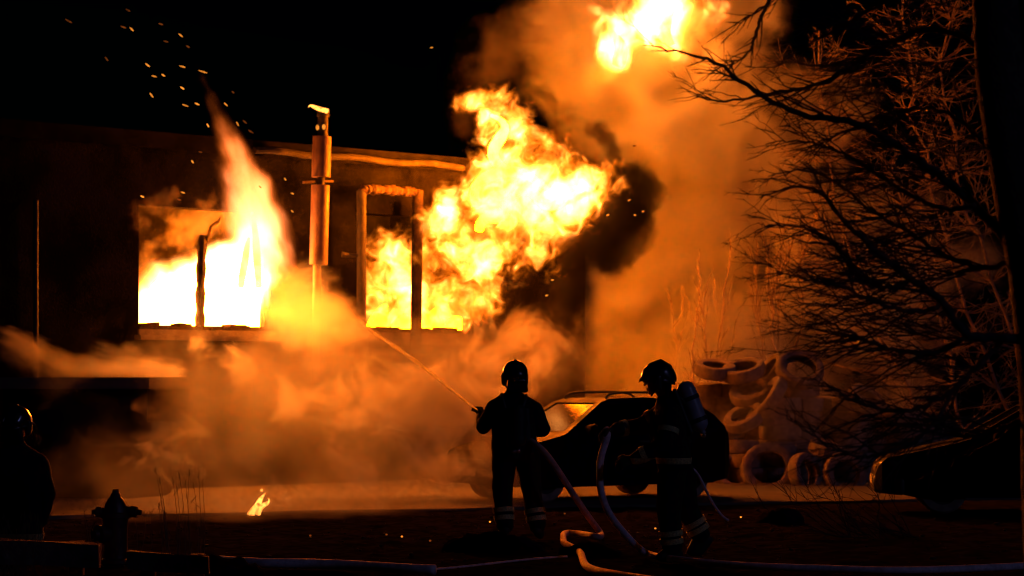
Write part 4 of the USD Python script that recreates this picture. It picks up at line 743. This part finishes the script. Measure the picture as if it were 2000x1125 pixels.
for pts, r, dd in limbs:
    n = len(pts); P_ = [tr_(x, y, dd * math.sin(i / (n - 1) * 2.2)) for i, (x, y) in enumerate(pts)]
    p = spline(P_, 46); ra = r * .62 * (1 - np.linspace(0, 1, 46)) ** .8 + .003
    p[1:-1] += RNG.normal(0, .006, (44, 3))
    part(tree, 'limb', tube(p, ra, 8), M['bark'], smooth=True)
    for k in range(34):
        i = rr.randint(6, 44); f = i / 45; dv = p[min(i + 2, 45)] - p[i - 2]; dv /= np.linalg.norm(dv)
        o = A([rr.gauss(0, .5), rr.gauss(0, .5), rr.gauss(0, 1)]); o -= dv * (o @ dv); o /= np.linalg.norm(o) + 1e-9
        ln = rr.uniform(.15, .75) * (1.1 - .75 * f) if rr.random() < .7 else rr.uniform(.05, .15)
        e = p[i] + (dv * rr.uniform(.55, 1.) + o * rr.uniform(.3, .8) + A([-.25, 0, .05])) * ln
        grow(rr, p[i], e, min(ra[i] * .4, .006) + .0012, 1 if ln > .2 else 0, tw_, .6, 8, .03, (3, 7))
# fans of fine boughs to the left, as in the dense middle of the crown
fan = [(1900, 560), (1860, 500), (1800, 560), (1760, 520), (1840, 640), (1780, 620), (1720, 560), (1700, 640), (1900, 720), (1860, 430), (1780, 430), (1900, 300), (1820, 250), (1760, 340), (1880, 150), (1800, 120), (1720, 160), (1860, 60), (1780, 30), (1900, 820)]
for x, y in fan:
    for k in range(10):
        a = tr_(x + rr.uniform(-30, 60), y + rr.uniform(-40, 40), rr.uniform(-.5, .9)); e = a + A([-rr.uniform(.35, 1.05), rr.uniform(-.25, .25), rr.uniform(-.30, .22)])
        grow(rr, a, e, rr.uniform(.0025, .0062), 2 if k < 3 else 1, tw_, .45, 9, -.05, (4, 7))
part(tree, 'twigs', cat_(tw_), M['twig'], smooth=False, kind='stuff')
# low thin shrub in front of the yard edge
shr = []
for k in range(26):
    a = gnd(rr.uniform(1640, 1800), 1050); e = a + A([-rr.uniform(.1, .9), rr.uniform(-.2, .2), rr.uniform(.15, .75)])
    grow(rr, a, e, .006, 1, shr, .6, 8, .05, (3, 6))
for x0, y0, x1, y1 in ((1510, 1010, 1462, 930), (1560, 1005, 1515, 925), (1620, 1010, 1555, 905)):
    a, e = gnd(x0, y0), at(x1, y1, gnd(x0, y0)[1]); grow(rr, a, e, .006, 1, shr, .5, 9, 0, (6, 9))
solo('shrub', cat_(shr), M['twig'], 'low leafless shrub in front of the tyre pile', 'shrub', smooth=False)
# saplings glowing in the smoke behind the tyres
for i, (x, x1, y1, D) in enumerate([(1375, 1362, 600, 41.1), (1388, 1360, 520, 41.6), (1432, 1428, 470, 41.6), (1452, 1462, 480, 42.1), (1463, 1500, 500, 41.6), (1480, 1520, 430, 42.6), (1410, 1395, 540, 42.6), (1520, 1540, 480, 42.6), (1345, 1330, 560, 42.6), (1560, 1600, 380, 42.6)]):
    L = []; a = A([(x - 1000) / F * D, D, 0]); e = at(x1, y1, D); r_ = random.Random(100 + i)
    grow(r_, a, e, .026, 2, L, .28, 12, 0, (6, 9))
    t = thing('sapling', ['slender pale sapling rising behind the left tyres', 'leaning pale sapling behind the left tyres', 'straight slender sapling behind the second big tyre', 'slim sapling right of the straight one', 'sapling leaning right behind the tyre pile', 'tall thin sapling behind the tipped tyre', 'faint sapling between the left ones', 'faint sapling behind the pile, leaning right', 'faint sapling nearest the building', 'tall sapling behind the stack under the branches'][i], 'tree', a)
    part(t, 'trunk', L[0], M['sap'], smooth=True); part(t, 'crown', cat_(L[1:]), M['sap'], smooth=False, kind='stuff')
# firelit bushy trees behind the dark one
for i, (x, y, x1, y1, D, lab) in enumerate([(2010, 900, 1760, -40, 43, 'firelit bare tree with many fine twigs close behind the dark trunk'), (1860, 800, 1600, 60, 42, 'firelit leaning bare tree in the upper right'), (1900, 820, 1720, 300, 41.5, 'lower firelit bare tree behind the dense branches'), (2080, 850, 1840, -20, 42.5, 'firelit tree beyond the dark trunk at the edge')]):
    r_ = random.Random(200 + i); a = A([(x - 1000) / F * D, D, 0]); e = at(x1, y1, D); L = []
    p = grow(r_, a, e, .036, 0, L, n=14); k = []
    for j in range(100):
        f = r_.uniform(.1, 1.) ** .8; q = p[min(int(f * 13), 12)]; e2 = q + A([r_.gauss(0, 1), r_.gauss(0, 1), r_.uniform(.1, 1.2)]) * r_.uniform(.3, 1.05)
        grow(r_, q, e2, .0085, 2, k, .9, 6, 0, (3, 6))
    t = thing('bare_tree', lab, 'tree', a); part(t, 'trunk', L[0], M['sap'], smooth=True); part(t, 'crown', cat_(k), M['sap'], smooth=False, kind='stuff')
